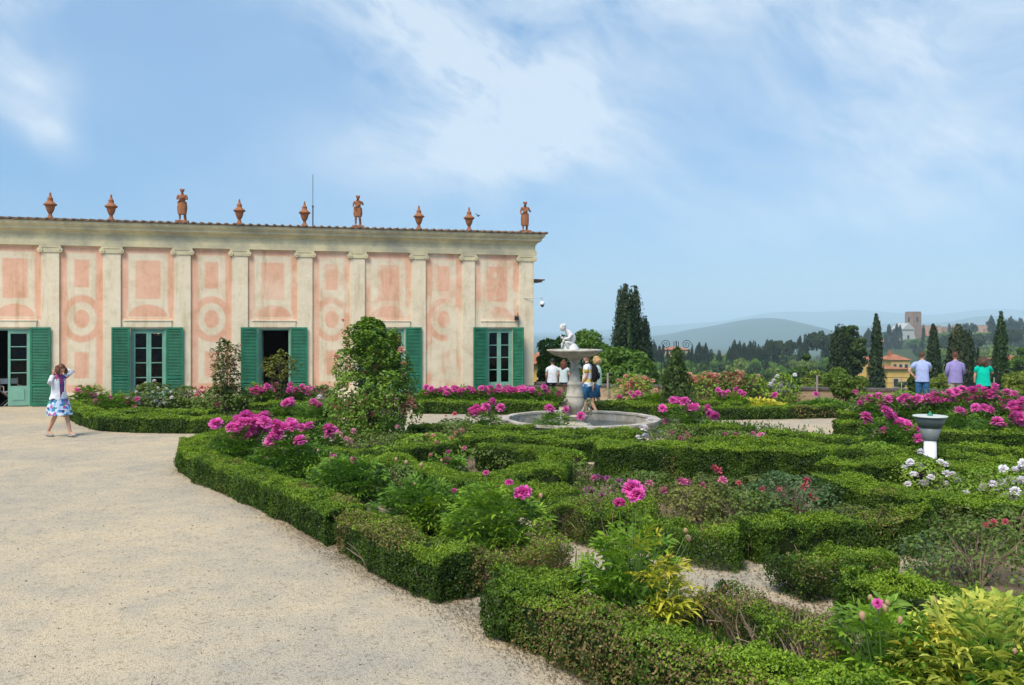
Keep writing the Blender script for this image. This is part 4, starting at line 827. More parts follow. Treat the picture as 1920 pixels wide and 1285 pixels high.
for z in (.88, .70):
    mb = MB(); mb.tube([(p.x, p.y-.14, z) for p in WALL[1:]], .008, 5); kid(mb.build('wire', M['metal'], fn), fn)
bo = thing('garden_bollard', 'white bollard with flared grey funnel head and flat pale top among the peonies', 'bollard', tuple(P(1744, 614+4000/13.9)))
bo.scale = (.9, .9, 1.165)
M['funnel'] = mat('grey_green_paint', (.075, .10, .10), .4, .4); M['funnel2'] = mat('light_grey_paint', (.20, .225, .23), .4, .4); M['greenp'] = mat('green_patina', (.03, .25, .15), .5, .3)
MB().lathe([(.122, 0), (.115, .05), (.105, .58)], 20).build('post', M['white'], bo, True)
MB().lathe([(.11, .565), (.125, .58), (.19, .745)], 20).build('lower_funnel', M['funnel2'], bo, True)
mb = MB(); mb.lathe([(.195, .745), (.27, .895)], 20); mb.build('upper_funnel', M['funnel'], bo, True)
MB().lathe([(.29, .897), (.295, .90), (.295, .908), (.29, .912)], 32).build('top_plate', mat('pale_plate', (.6, .62, .55), .5, .3), bo)
mb = MB(); mb.lathe([(.05, .913), (.045, .93), (.02, .95), (.01, .965), (.012, .97), (.0, .98)], 12); mb.build('finial', M['greenp'], bo, True)
bn = thing('stone_bench', 'low dark stone bench by the corner of the building', 'bench', tuple(Q(1015, 740, 30.2).xy)+(0,))
mb = MB(); mb.box((0, 0, .40), (1.0, .36, .09)); mb.build('seat', M['coping'], bn, bevel=.01)
for x in (-.36, .36): mb = MB(); mb.box((x, 0, .178), (.14, .3, .355)); mb.build('leg', M['stone'], bn, bevel=.01)

# ------------------------------------------------------------------ clipped box hedges
def resample(pts, st):
    for _ in range(2):
        q = [pts[0]]
        for a, b in zip(pts[:-1], pts[1:]): q += [a.lerp(b, .25), a.lerp(b, .75)]
        pts = q+[pts[-1]]
    out = [pts[0]]; acc = 0
    for a, b in zip(pts[:-1], pts[1:]):
        L = (b-a).length; t = st-acc
        while t <= L: out.append(a.lerp(b, t/L)); t += st
        acc = L-(t-st)
    return np.array([tuple(p) for p in out+[pts[-1]]])
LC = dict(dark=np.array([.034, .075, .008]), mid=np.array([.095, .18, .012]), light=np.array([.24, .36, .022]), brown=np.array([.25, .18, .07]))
HN = [0]
def hedge(label, pts, h=.42, w=.5, brown=0.0, dens=1.0, rough=1.0, group='clipped box hedges of the parterre', sparse=0.0, tone=1.0, leafk=1.0):
    HN[0] += 1; sd = HN[0]; W_ = [P(u, v, h) for u, v in pts]; W_ = [Vector((p.x, p.y, 0)) for p in W_]
    C = resample(W_, .07); n = len(C); org = C[n//2].copy()
    T_ = np.gradient(C, axis=0); T_ = unit(T_); S_ = np.stack([-T_[:, 1], T_[:, 0], 0*T_[:, 0]], 1)
    Lt = n*.07; t = thing('box_hedge', label, 'hedge', tuple(org), 0, group)
    # woody core
    lat = w/2-.055; mb = MB(); prof_ = [(-lat*.9, .0), (-lat, h*.25), (-lat, h*.8), (-lat*.75, h-.05), (lat*.75, h-.05), (lat, h*.8), (lat, h*.25), (lat*.9, .0)]
    if sparse > .3: prof_ = [(a*.35, b*.9) for a, b in prof_]
    st = 2; ids = list(range(0, n, st)); V = []
    for i in ids:
        e = min(1, (min(i, n-1-i)*.07+.02)/.15)
        for a, b in prof_: V.append(C[i]+S_[i]*a*(.6+.4*e)+np.array([0, 0, b*(.8+.2*e)])-org)
    V = np.array(V); V += (vnoise((V+org)*6, sd)[:, None]-.5)*.03
    k = len(prof_); fs = [(i*k+j, i*k+(j+1) % k, (i+1)*k+(j+1) % k, (i+1)*k+j) for i in range(len(ids)-1) for j in range(k)]+[tuple(range(k)), tuple(range(len(V)-1, len(V)-1-k, -1))]
    mb.add(V, fs)
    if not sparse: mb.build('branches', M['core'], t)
    # leaves
    Dm = np.linalg.norm(C[:, :2], axis=1); Dmin = max(4.5, Dm.min())
    L0 = max(.024, .0021*Dmin)*leafk
    step = 2.5/(L0*L0*.6*.5)*dens
    area = Lt*(2*h+w)+2*w*h; N_ = int(min(area*step, 230000))
    r = RNG.random(N_)*area; ti = RNG.random(N_); X = np.zeros(N_); Z = np.zeros(N_); nx = np.zeros(N_); nz = np.zeros(N_); nt_ = np.zeros(N_); i = (ti*(n-1)).astype(int)
    b1, b2, b3 = Lt*h, Lt*2*h, Lt*(2*h+w); q = RNG.random(N_)
    m1 = r < b1; X[m1] = -w/2; Z[m1] = q[m1]*h; nx[m1] = -1
    m2 = (r >= b1) & (r < b2); X[m2] = w/2; Z[m2] = q[m2]*h; nx[m2] = 1
    m3 = (r >= b2) & (r < b3); X[m3] = (q[m3]-.5)*w; Z[m3] = h; nz[m3] = 1
    m4 = r >= b3; X[m4] = (q[m4]-.5)*w; Z[m4] = RNG.random(m4.sum())*h; e_ = RNG.random(m4.sum()) < .5; i[m4] = np.where(e_, 0, n-1); nt_[m4] = np.where(e_, -1, 1)
    # round the shoulders
    ed = np.clip((np.abs(X)-(w/2-.08))/.08, 0, 1); zz = np.clip((Z-(h-.08))/.08, 0, 1); drop = ed*zz; Z -= drop*.035*np.abs(nz); X -= np.sign(X)*drop*.035*np.abs(nx)
    nz += drop*.7; nx += np.sign(X)*drop*.7
    # narrow foot
    X *= np.where(Z < h*.25, .90+.1*Z/(h*.25), 1)
    fi = np.where(m4, i, ti*(n-1)-1e-6); i0 = np.clip(np.floor(fi).astype(int), 0, n-2); fr_ = (fi-i0)[:, None]; Ci = C[i0]*(1-fr_)+C[i0+1]*fr_; Si = unit(S_[i0]*(1-fr_)+S_[i0+1]*fr_)
    pos = Ci+Si*X[:, None]; pos[:, 2] = Z; nor = Si*nx[:, None]+T_[i]*nt_[:, None]; nor[:, 2] += nz; nor = unit(nor)
    lump = (vnoise(pos*3.2, sd)-.5)*.12*rough+(vnoise(pos*9, sd+3)-.5)*.06*rough+(vnoise(pos*26, sd+4)-.5)*.035
    lump += (vnoise(Ci*1.1, sd+8)-.5)*.10*rough*nz+(vnoise(Ci*3.1, sd+9)-.5)*.15*max(.15, rough-1)*nz
    pos += nor*(lump[:, None]-np.abs(RNG.normal(0, .018+.05*(sparse > 0), N_))[:, None]+np.where(RNG.random(N_) < .04, .03, 0)[:, None]+(rough > 1.2)*np.where(vnoise(pos*14, sd+51) > .70, .055*RNG.random(N_), 0)[:, None]); pos[:, 2] = np.maximum(pos[:, 2], .01)
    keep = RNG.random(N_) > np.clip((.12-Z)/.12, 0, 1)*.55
    bn_ = vnoise(pos*np.array([1.3, 1.3, 2.0]), sd+20); bm_ = np.clip((bn_-(.78-brown*.6))*7, 0, 1)*(brown > 0)
    keep &= RNG.random(N_) > bm_*.45
    if sparse: keep &= (RNG.random(N_) > sparse*(1-.75*Z/h)) & (vnoise(pos*4.5, sd+31) > sparse*.42)
    pos, nor, bm_, nz_ = pos[keep], nor[keep], bm_[keep], nz[keep]; m = len(pos)
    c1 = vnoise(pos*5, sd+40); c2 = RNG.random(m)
    a = np.clip(c1*.7+c2*.5-.40+.62*np.clip(nz_, 0, 1), 0, 1)[:, None]  # paler new growth on top; lit tops and shaded sides painted into leaf colour
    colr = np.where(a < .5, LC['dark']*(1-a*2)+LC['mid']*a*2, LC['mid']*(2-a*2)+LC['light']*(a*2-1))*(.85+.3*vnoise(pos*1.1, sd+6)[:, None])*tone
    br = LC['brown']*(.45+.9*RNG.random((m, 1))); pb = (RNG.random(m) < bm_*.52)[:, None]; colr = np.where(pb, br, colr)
    Nn = unit(nor*.8+rdir(m)*.75); Uu = unit(nor*.5+rdir(m)*.8+np.array([[0, 0, .5]]))
    sz = L0*(.75+.5*RNG.random(m))
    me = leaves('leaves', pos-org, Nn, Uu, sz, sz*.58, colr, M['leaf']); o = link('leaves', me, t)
    if brown > .3 or sparse:
        mb = MB(); kk = int(Lt*(60 if sparse > .3 else 12)*(1+sparse))
        for _ in range(kk):
            j = RNG.integers(0, n); b0 = Vector(C[j]-org)+Vector(S_[j])*float(RNG.normal(0, w*.2)); e0 = b0+Vector(S_[j])*float(RNG.normal(0, w*.35))+Vector(T_[j])*float(np.clip(RNG.normal(0, .08), -.1, .1))+Vector((0, 0, h*(.6+.45*random.random())))
            mid = b0.lerp(e0, .5)+Vector(rdir(1)[0])*.05; r0 = .004+.004*random.random(); mb.tube([b0, mid, e0], [r0*1.4, r0, r0*.5], 4, False)
            if random.random() < .7: mb.tube([mid, mid.lerp(e0, .6)+Vector(rdir(1)[0])*.09], [r0*.8, r0*.4], 4, False)
        mb.build('twigs', M['twig'], t)
    return t
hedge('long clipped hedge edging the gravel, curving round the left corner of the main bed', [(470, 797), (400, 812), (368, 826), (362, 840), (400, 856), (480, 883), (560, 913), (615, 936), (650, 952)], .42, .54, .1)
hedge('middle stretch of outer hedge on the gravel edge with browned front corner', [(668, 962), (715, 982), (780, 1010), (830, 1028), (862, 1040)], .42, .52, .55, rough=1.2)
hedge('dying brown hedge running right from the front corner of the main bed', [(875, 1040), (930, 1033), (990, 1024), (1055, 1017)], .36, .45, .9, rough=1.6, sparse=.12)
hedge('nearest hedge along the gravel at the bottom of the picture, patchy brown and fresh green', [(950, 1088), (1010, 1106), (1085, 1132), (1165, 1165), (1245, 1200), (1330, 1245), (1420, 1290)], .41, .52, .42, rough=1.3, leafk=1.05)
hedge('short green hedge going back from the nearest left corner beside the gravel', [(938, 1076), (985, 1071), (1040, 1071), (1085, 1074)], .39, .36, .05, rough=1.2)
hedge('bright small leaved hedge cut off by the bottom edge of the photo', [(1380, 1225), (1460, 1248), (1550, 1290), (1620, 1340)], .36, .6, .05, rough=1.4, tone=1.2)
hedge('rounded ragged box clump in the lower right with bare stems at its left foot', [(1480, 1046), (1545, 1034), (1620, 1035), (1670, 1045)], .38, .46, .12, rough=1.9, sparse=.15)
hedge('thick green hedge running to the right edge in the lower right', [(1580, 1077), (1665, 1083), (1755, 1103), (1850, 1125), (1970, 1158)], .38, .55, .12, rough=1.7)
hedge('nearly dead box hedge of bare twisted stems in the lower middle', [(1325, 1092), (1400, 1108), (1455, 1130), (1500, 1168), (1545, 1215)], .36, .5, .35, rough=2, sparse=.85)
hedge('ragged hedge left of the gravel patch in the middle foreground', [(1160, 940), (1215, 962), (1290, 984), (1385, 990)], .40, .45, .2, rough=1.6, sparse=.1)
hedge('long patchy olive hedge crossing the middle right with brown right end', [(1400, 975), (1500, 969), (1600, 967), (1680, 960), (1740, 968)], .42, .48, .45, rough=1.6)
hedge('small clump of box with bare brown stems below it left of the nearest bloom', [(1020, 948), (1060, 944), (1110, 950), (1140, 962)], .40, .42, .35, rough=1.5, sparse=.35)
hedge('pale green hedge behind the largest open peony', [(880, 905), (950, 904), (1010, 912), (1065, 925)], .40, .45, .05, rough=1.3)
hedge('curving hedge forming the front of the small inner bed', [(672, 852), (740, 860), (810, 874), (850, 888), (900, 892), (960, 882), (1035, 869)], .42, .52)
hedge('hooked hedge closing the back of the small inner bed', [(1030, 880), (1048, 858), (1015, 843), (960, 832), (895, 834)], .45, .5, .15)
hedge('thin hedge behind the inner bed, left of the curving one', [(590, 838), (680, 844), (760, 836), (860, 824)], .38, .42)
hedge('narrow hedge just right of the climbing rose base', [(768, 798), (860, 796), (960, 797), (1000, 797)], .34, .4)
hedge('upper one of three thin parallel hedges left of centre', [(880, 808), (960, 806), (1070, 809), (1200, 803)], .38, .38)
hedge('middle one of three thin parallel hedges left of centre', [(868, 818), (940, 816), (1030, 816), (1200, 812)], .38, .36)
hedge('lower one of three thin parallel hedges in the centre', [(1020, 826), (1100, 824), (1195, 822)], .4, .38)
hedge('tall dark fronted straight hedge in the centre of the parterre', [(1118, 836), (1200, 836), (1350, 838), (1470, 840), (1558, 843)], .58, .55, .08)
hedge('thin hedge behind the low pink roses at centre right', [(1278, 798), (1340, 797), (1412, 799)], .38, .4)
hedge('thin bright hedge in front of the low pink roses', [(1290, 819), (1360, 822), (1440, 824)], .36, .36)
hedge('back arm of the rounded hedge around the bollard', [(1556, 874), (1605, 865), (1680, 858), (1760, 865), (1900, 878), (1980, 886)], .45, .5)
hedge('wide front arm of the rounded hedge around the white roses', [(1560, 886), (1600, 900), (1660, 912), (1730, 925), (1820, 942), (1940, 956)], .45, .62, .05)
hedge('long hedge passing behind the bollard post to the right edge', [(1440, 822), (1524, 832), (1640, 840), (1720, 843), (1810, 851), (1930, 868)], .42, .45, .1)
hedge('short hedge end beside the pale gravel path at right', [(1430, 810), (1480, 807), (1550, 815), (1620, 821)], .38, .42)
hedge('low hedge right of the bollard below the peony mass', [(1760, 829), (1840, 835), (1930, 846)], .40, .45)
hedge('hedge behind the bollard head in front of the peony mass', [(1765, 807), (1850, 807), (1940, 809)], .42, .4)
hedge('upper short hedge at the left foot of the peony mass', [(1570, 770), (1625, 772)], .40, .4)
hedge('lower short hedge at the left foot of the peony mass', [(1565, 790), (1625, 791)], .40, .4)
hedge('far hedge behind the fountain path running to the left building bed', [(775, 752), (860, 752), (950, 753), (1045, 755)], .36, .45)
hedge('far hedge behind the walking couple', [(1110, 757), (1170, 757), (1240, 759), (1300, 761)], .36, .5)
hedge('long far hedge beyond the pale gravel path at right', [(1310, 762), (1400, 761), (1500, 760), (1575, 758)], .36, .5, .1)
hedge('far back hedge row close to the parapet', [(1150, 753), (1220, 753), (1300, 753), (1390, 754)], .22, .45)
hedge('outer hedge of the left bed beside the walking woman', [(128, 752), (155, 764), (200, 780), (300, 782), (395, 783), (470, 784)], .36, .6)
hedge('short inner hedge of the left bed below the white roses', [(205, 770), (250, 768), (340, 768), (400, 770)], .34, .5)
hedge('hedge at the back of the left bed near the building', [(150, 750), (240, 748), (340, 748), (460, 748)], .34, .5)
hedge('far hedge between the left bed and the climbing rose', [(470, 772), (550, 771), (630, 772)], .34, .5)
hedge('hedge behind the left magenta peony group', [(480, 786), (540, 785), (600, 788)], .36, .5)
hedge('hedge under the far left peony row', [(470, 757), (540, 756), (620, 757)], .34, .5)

# ------------------------------------------------------------------ blooms
def petals(nr, R, colr, var, res=3, cup=1.0, seed=0, thin=.9):
    rg = np.random.default_rng(seed); V = []; Cc = []; Q_ = []
    for k in range(nr):
        f = (k+.5)/nr; el = math.radians(-32+120*f**.85); az = k*2.39996+rg.random()*.5; L = R*(1.05-.35*f)*(.85+.3*rg.random()); Wd = R*(.9-.45*f)
        d = np.array([math.cos(az)*math.cos(el), math.sin(az)*math.cos(el), math.sin(el)*.85]); s = np.array([-math.sin(az), math.cos(az), 0]); up = np.cross(d, s)*-1
        c = np.array(colr)*(1-var/2+var*rg.random()); b0 = len(V)
        for i in range(res):
            tt = i/(res-1)
            for j in range(res):
                sj = (j/(res-1)-.5)*2; wv = Wd*.5*math.sin(.35+tt*2.0)
                p = d*(R*.12+L*tt)+s*sj*wv+up*(cup*R*.30*(tt*(1-.4*tt))-abs(sj)*-R*.10)+rg.normal(size=3)*R*.06*tt; V.append(p); Cc.append(c*(.72+.42*tt)+np.array([.07, .10, .08])*tt*tt)
        for i in range(res-1):
            for j in range(res-1): a = b0+i*res+j; Q_.append((a, a+1, a+res+1, a+res))
    return np.array(V), np.array(Q_), np.array(Cc)
def bloom_mesh(name, nr, R, c, var=.35, res=3, seed=0):
    V, q, cc = petals(nr, R, c, var, res, seed=seed); return np_mesh(name, V, q, None, np.clip(cc, 0, 1), M['petal'], res > 2)
MAG = (.74, .075, .42)
BL = dict(peony=[bloom_mesh('peony_bloom', 70, .075, MAG, .5, 3, s) for s in (1, 2, 3)], peony_far=[bloom_mesh('peony_bloom', 46, .082, MAG, .45, 2, s) for s in (4, 5, 6)],
          palep=[bloom_mesh('pale_bloom', 24, .06, (.75, .30, .42), .4, 2, s) for s in (7, 8)], red=[bloom_mesh('red_bloom', 20, .042, (.62, .05, .12), .4, 2, s) for s in (9, 10)],
          pink=[bloom_mesh('pink_bloom', 20, .042, (.68, .12, .30), .4, 2, s) for s in (11, 12)], white=[bloom_mesh('white_bloom', 40, .050, (.92, .89, .87), .08, 2, s) for s in (13, 14)],
          peach=[bloom_mesh('peach_bloom', 22, .048, (.78, .36, .27), .35, 2, s) for s in (15, 16)], purple=[bloom_mesh('purple_bloom', 22, .042, (.30, .03, .20), .4, 2, s) for s in (17, 18)],
          wpink=[bloom_mesh('blush_bloom', 48, .052, (.95, .90, .90), .06, 2, s) for s in (19, 20)])
mb = MB(); mb.lathe([(.004, -.03), (.012, -.022), (.024, 0), (.02, .022), (.006, .034)], 12)
BUD = mb.mesh('peony_bud', mat('bud_pink', (.55, .22, .20), .6, .3, col2=(.25, .28, .08), scale=22), True)
def put_bloom(t, kind, loc, k=1.0, tiltto=None):
    me = BUD if kind == 'bud' else random.choice(BL[kind]); o = link('bud' if kind == 'bud' else 'bloom', me, t)
    o.location = loc; o.rotation_euler = (random.uniform(-.5, .5)-(.35 if kind != 'bud' else 0)*-1, random.uniform(-.4, .4), random.uniform(0, 6.3)); o.scale = (k,)*3; return o
GREENS = dict(climb=((.05, .12, .014), (.22, .36, .035)), ymix=((.12, .27, .03), (.66, .64, .11)), small=((.05, .08, .018), (.15, .19, .035)), peony=((.055, .14, .014), (.17, .32, .028)), lush=((.09, .20, .016), (.26, .42, .03)), yellow=((.40, .46, .03), (.80, .66, .10)), rose=((.06, .11, .02), (.17, .25, .04)), blue=((.045, .10, .035), (.14, .23, .08)), bright=((.09, .19, .016), (.28, .42, .035)), olive=((.09, .11, .02), (.24, .25, .05)))
def peony(label, u, v, R, h, blooms=(), tone='peony', ytone=None, ydir=None, dens=1.0, cat='plant', group='peony bushes in the parterre', D0=None, name='peony_bush', leafL=None):
    base = P(u, v); D = base.y; t = thing(name, label, cat, tuple(base), 0, group)
    LL = leafL or max(.105, .0062*D); ng = int(150*dens*(R/.5)**2*(.105/LL)**1.3)+14
    pos, N, U, L, W, C_ = [], [], [], [], [], []; smb = MB(); lo, hi_ = (np.array(x) for x in GREENS[tone])
    for g in range(ng):
        a = random.uniform(0, 6.283); rr = math.sqrt(random.random()); sh = .62+.38*random.random()**.5
        el = math.radians(12+76*(1-rr)); out = np.array([math.cos(a)*math.cos(el), math.sin(a)*math.cos(el), math.sin(el)])
        lum = .86+.3*float(vnoise(np.array([[out[0]*2+u, out[1]*2, out[2]*2+v]]), 3)[0])
        p = out*np.array([R, R, h])*sh*lum; p[2] = max(p[2], .04)
        dirv = out*np.array([1, 1, .35])+np.array([0, 0, .35]); dirv /= np.linalg.norm(dirv)
        sd = np.cross(dirv, [0, 0, 1.0]); sd /= max(np.linalg.norm(sd), 1e-3); nn = np.cross(sd, dirv)
        yk = ytone is not None and (out[0]*ydir[0]+out[1]*ydir[1]) > .25+.3*random.random() and random.random() < .85
        lo_, hh_ = (np.array(x) for x in GREENS[ytone]) if yk else (lo, hi_)
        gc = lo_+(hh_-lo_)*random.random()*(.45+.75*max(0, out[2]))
        if D < 12 and random.random() < .7: smb.tube([tuple(p*.25), tuple(p*.7+np.array([0, 0, .03])), tuple(p)], [.005, .004, .003], 4, False)
        nl = 9 if D < 16 else 6
        for k in range(nl):
            an = (k-(nl-1)/2)/((nl-1)/2)*1.25+random.uniform(-.15, .15); off = .05*LL/.105*(k % 3)
            uu = dirv*math.cos(an)+sd*math.sin(an)+nn*random.uniform(-.25, .2)
            pos.append(p+dirv*off*.6+sd*math.sin(an)*off*.5); U.append(uu); N.append(nn+np.random.normal(0, .25, 3)); l = LL*random.uniform(.75, 1.2); L.append(l); W.append(l*random.uniform(.22, .31)); C_.append(gc*random.uniform(.8, 1.2))
    pos, N, U, C_ = map(np.array, (pos, N, U, C_))
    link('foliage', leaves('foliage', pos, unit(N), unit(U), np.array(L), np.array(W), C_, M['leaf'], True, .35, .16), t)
    # a little inner leafage keeps the plant from being see-through
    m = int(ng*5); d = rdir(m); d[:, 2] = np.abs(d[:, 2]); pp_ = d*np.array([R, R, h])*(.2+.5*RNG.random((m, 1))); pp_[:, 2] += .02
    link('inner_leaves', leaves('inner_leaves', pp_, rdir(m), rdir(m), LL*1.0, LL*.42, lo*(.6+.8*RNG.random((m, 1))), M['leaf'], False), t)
    for bspec in blooms:
        bu, bv = bspec[0], bspec[1]; kind = bspec[2] if len(bspec) > 2 else ('peony' if D < 12 else 'peony_far'); k = bspec[3]*(.75 if kind == 'bud' else 1.1) if len(bspec) > 3 else (.7 if kind == 'bud' else random.uniform(1.0, 1.35))
        w_ = Q(bu, bv, (D0 or D)+random.uniform(-.5, .5)*R-.1*R)-base; put_bloom(t, kind, w_, k)
        st_ = Vector((w_.x*.55, w_.y*.5, h*.55*max(.0, 1-abs(w_.x)/(R*2)))); w2 = w_-Vector((0, 0, .05*k if kind != 'bud' else .03))
        smb.tube([st_, st_.lerp(w2, .6)+Vector((0, 0, .03)), w2], [.006, .005, .004], 5, False)
    if smb.v: smb.build('stems', M['stem'], t)
    return t
def rose(label, u, v, R, h, kind, blooms, tone='rose', dens=1.0, name='rose_bush', group='rose bushes in the parterre', straggly=0, leafL=None, bk=1.0, prof=None, cat='plant', rnd=0):
    """arching canes carrying sprays of small leaves; blooms at the given pixels plus rnd random ones"""
    base = P(u, v); D = base.y; t = thing(name, label, cat, tuple(base), 0, group); LL = leafL or max(.045, .0034*D)
    n = int(2600*dens*(R/.5)*(h/.7)*(.045/LL)**1.6)+120; prof = prof or (lambda q: math.sin(math.pi*min(1, (.25+.72*q)))**.6)
    mb = MB(); tips = []; nc = int(9+6*R/.5)
    for k in range(nc):
        a = random.uniform(0, 6.283); r = R*random.uniform(.3, 1); hh = h*random.uniform(.6, 1); rr = r*prof(hh/h)
        pts = [Vector((.05*math.cos(a), .05*math.sin(a), 0)), Vector((rr*.45*math.cos(a+.2), rr*.45*math.sin(a+.2), hh*.5)), Vector((rr*math.cos(a), rr*math.sin(a), hh))]
        mb.tube(pts, [.012, .008, .004], 5, False); tips.append(pts)
        for _ in range(3): q = pts[1].lerp(pts[2], random.random()*.8); mb.tube([q, q+Vector(rdir(1)[0])*.18*h], [.005, .003], 4, False)
    mb.build('canes', M['bark'] if h > 1 else M['twig'], t)
    q = RNG.random(n)**.85; a = RNG.random(n)*6.283; pf = np.array([prof(x) for x in q]); rad = pf*R*(RNG.random(n)**.4)
    P3 = np.stack([rad*np.cos(a), rad*np.sin(a), q*h], 1); wob = vnoise(P3*(3.2/max(R, .3))+u, 5); g_ = vnoise(P3*(6/max(R, .3))+v, 9)
    P3[:, :2] *= (.78+.5*wob)[:, None]; P3[:, 2] += (wob-.5)*.12*h; P3 = P3[g_ > .37+straggly*.25]; n = len(P3); P3[:, 2] = np.maximum(P3[:, 2], .03)
    out = unit(P3-np.array([0, 0, h*.35])); lo, hi_ = (np.array(x) for x in GREENS[tone]); c1 = vnoise(P3*7+u, 12)[:, None]*.6+RNG.random((n, 1))*.5
    link('foliage', leaves('foliage', P3, unit(out*.5+rdir(n)*.7+np.array([[0, 0, .6]])), unit(rdir(n)+out*.5), LL*(.7+.6*RNG.random(n)), LL*.62*(.8+.4*RNG.random(n)), lo+(hi_-lo)*c1, M['leaf']), t)
    for bspec in blooms:
        w_ = Q(bspec[0], bspec[1], D+random.uniform(-.35, -.05)*R)-base; put_bloom(t, bspec[2] if len(bspec) > 2 else kind, w_, bk*random.uniform(.8, 1.25))
    for _ in range(rnd):
        qq = random.uniform(.25, 1.0); aa = random.uniform(math.pi*.95, math.pi*2.05); rr = R*prof(qq)*random.uniform(.85, 1.05); put_bloom(t, kind, Vector((rr*math.cos(aa), rr*math.sin(aa), qq*h)), bk*random.uniform(.75, 1.2))
    return t
B = lambda *a: [(a[i], a[i+1]) for i in range(0, len(a), 2)]
peony('large bright green peony with one tall open magenta bloom in the middle foreground', 1180, 1172, .52, .80, [(1188, 917, 'peony', 1.12), (1194, 927, 'peony', .8), (1161, 942, 'peony', .62), (1286, 996, 'bud', 1.1), (1291, 1010, 'bud', 1.3), (1284, 1052, 'bud', 1.1)], 'lush', 'yellow', (.85, -.6), 1.35)
peony('spreading peony with the widest open magenta bloom, left of centre', 925, 1042, .62, .72, [(980, 922, 'peony', 1.05), (976, 926, 'peony', .8), (954, 904, 'peony', .5), (1014, 930, 'bud', 1.3), (911, 886, 'peony', .38), (930, 912, 'bud'), (916, 919, 'bud'), (896, 942, 'bud')], 'lush', 'bright', (.6, -.8), 1.2)
peony('leafy peony with round buds on tall stalks in the left of the main bed', 790, 1000, .62, .66, [(851, 920, 'peony', .42), (743, 862, 'bud', 1.2), (762, 868, 'bud', 1.4), (790, 873, 'bud', 1.5), (778, 908, 'bud'), (833, 911, 'bud'), (828, 864, 'bud')], 'peony', 'bright', (.3, -.9), 1.2)
peony('dark leafy peony with two small magenta flowers behind the outer hedge', 655, 938, .60, .62, [(626, 858, 'peony_far', .7), (664, 862, 'peony_far', .55), (620, 850, 'bud'), (596, 845, 'bud'), (676, 868, 'bud')], 'peony', dens=1.1)
peony('peony under the right half of the dense magenta group at left', 545, 897, .72, .66, B(520, 812, 513, 818, 508, 825, 505, 833, 545, 790, 549, 797, 533, 800, 530, 804, 525, 797, 517, 794, 561, 825), 'peony', dens=1.1)
peony('peony with the densest cluster of magenta blooms at the left corner of the main bed', 452, 882, .62, .72, B(405, 793, 438, 797, 445, 800, 454, 791, 462, 778, 470, 783, 478, 790, 487, 796, 497, 790, 500, 798, 492, 803, 472, 805, 467, 815, 475, 819, 445, 785, 443, 818, 482, 785, 464, 790, 432, 800, 497, 778, 490, 783), 'peony', dens=1.2)
peony('peony right of the dense magenta group with a tall cluster of two blooms', 592, 862, .58, .62, B(571, 806, 575, 812, 577, 825, 579, 797, 615, 802, 621, 807, 619, 813, 566, 802), 'peony')
peony('yellow green peony mass filling the bottom right corner', 1860, 1350, .80, .66, [(1902, 1222, 'bud')], 'ymix', None, None, 1.8)
peony('green peony with pink buds on stalks at the bottom right', 1665, 1320, .42, .62, [(1631, 1121, 'bud', .9), (1646, 1131, 'peony', .36), (1664, 1131, 'bud'), (1617, 1156, 'bud', 1.3), (1660, 1141, 'bud', 1.2), (1687, 1163, 'bud', 1.1), (1648, 1148, 'bud', .8)], 'lush', 'yellow', (.8, -.5), 1.3)
peony('peony shoot with a single pink bud standing alone at the bottom right', 1755, 1300, .35, .50, [(1750, 1127, 'bud', 1.4)], 'lush', 'yellow', (.2, -.6), 1.1)
peony('small peony bush with five magenta blooms left of the fountain', 905, 818, .52, .50, B(885, 768, 893, 763, 899, 771, 906, 768, 912, 762, 889, 774, 924, 752, 939, 763, 917, 775), 'peony')
peony('peony bush right in front of the fountain pedestal', 1038, 822, .56, .52, B(1029, 764, 1061, 768, 1089, 779, 1034, 768), 'peony')
peony('peony bush right of the fountain with a row of blooms on top', 1290, 826, .52, .72, B(1262, 750, 1268, 749, 1275, 751, 1283, 751, 1298, 764, 1304, 762, 1327, 763, 1330, 775, 1339, 778, 1242, 765, 1251, 791, 1273, 799, 1289, 765), 'peony')
# the big magenta mass at right: back row and front row
rear = B(1697, 743, 1704, 745, 1712, 748, 1716, 753, 1711, 757, 1722, 746, 1740, 743, 1752, 739, 1762, 742, 1767, 741, 1780, 736, 1793, 733, 1804, 729, 1814, 731, 1823, 730, 1835, 726, 1866, 724, 1864, 732, 1887, 735, 1823, 737, 1828, 745, 1833, 752, 1841, 738, 1840, 742, 1857, 742, 1866, 746, 1873, 750, 1882, 752, 1850, 749, 1875, 760, 1878, 764, 1787, 740, 1776, 756, 1788, 753, 1792, 752, 1742, 755, 1745, 763, 1752, 750, 1757, 749, 1811, 758, 1617, 747, 1629, 746, 1625, 763, 1652, 756, 1661, 755, 1648, 742, 1670, 746, 1681, 750, 1689, 749, 1641, 744, 1613, 756, 1637, 752, 1665, 748, 1700, 752, 1732, 748, 1770, 748, 1799, 745, 1809, 748, 1847, 757, 1895, 745, 1902, 738, 1816, 741, 1852, 735, 1893, 752, 1845, 730, 1774, 744, 1783, 746)
front = B(1799, 769, 1805, 771, 1845, 764, 1857, 768, 1829, 764, 1895, 762, 1903, 768, 1898, 758, 1910, 756, 1918, 751, 1905, 776, 1912, 780, 1907, 790, 1871, 791, 1878, 796, 1868, 789, 1918, 810, 1660, 767, 1667, 774, 1672, 779, 1624, 779, 1626, 788, 1658, 806, 1682, 793, 1688, 791, 1699, 795, 1702, 800, 1722, 821, 1722, 805, 1664, 771, 1915, 768, 1900, 783, 1915, 790)
def assign(bl_, us): 
    d = {u: [] for u in us}
    for b in bl_: d[min(us, key=lambda x: abs(x-b[0]))].append(b)
    return d
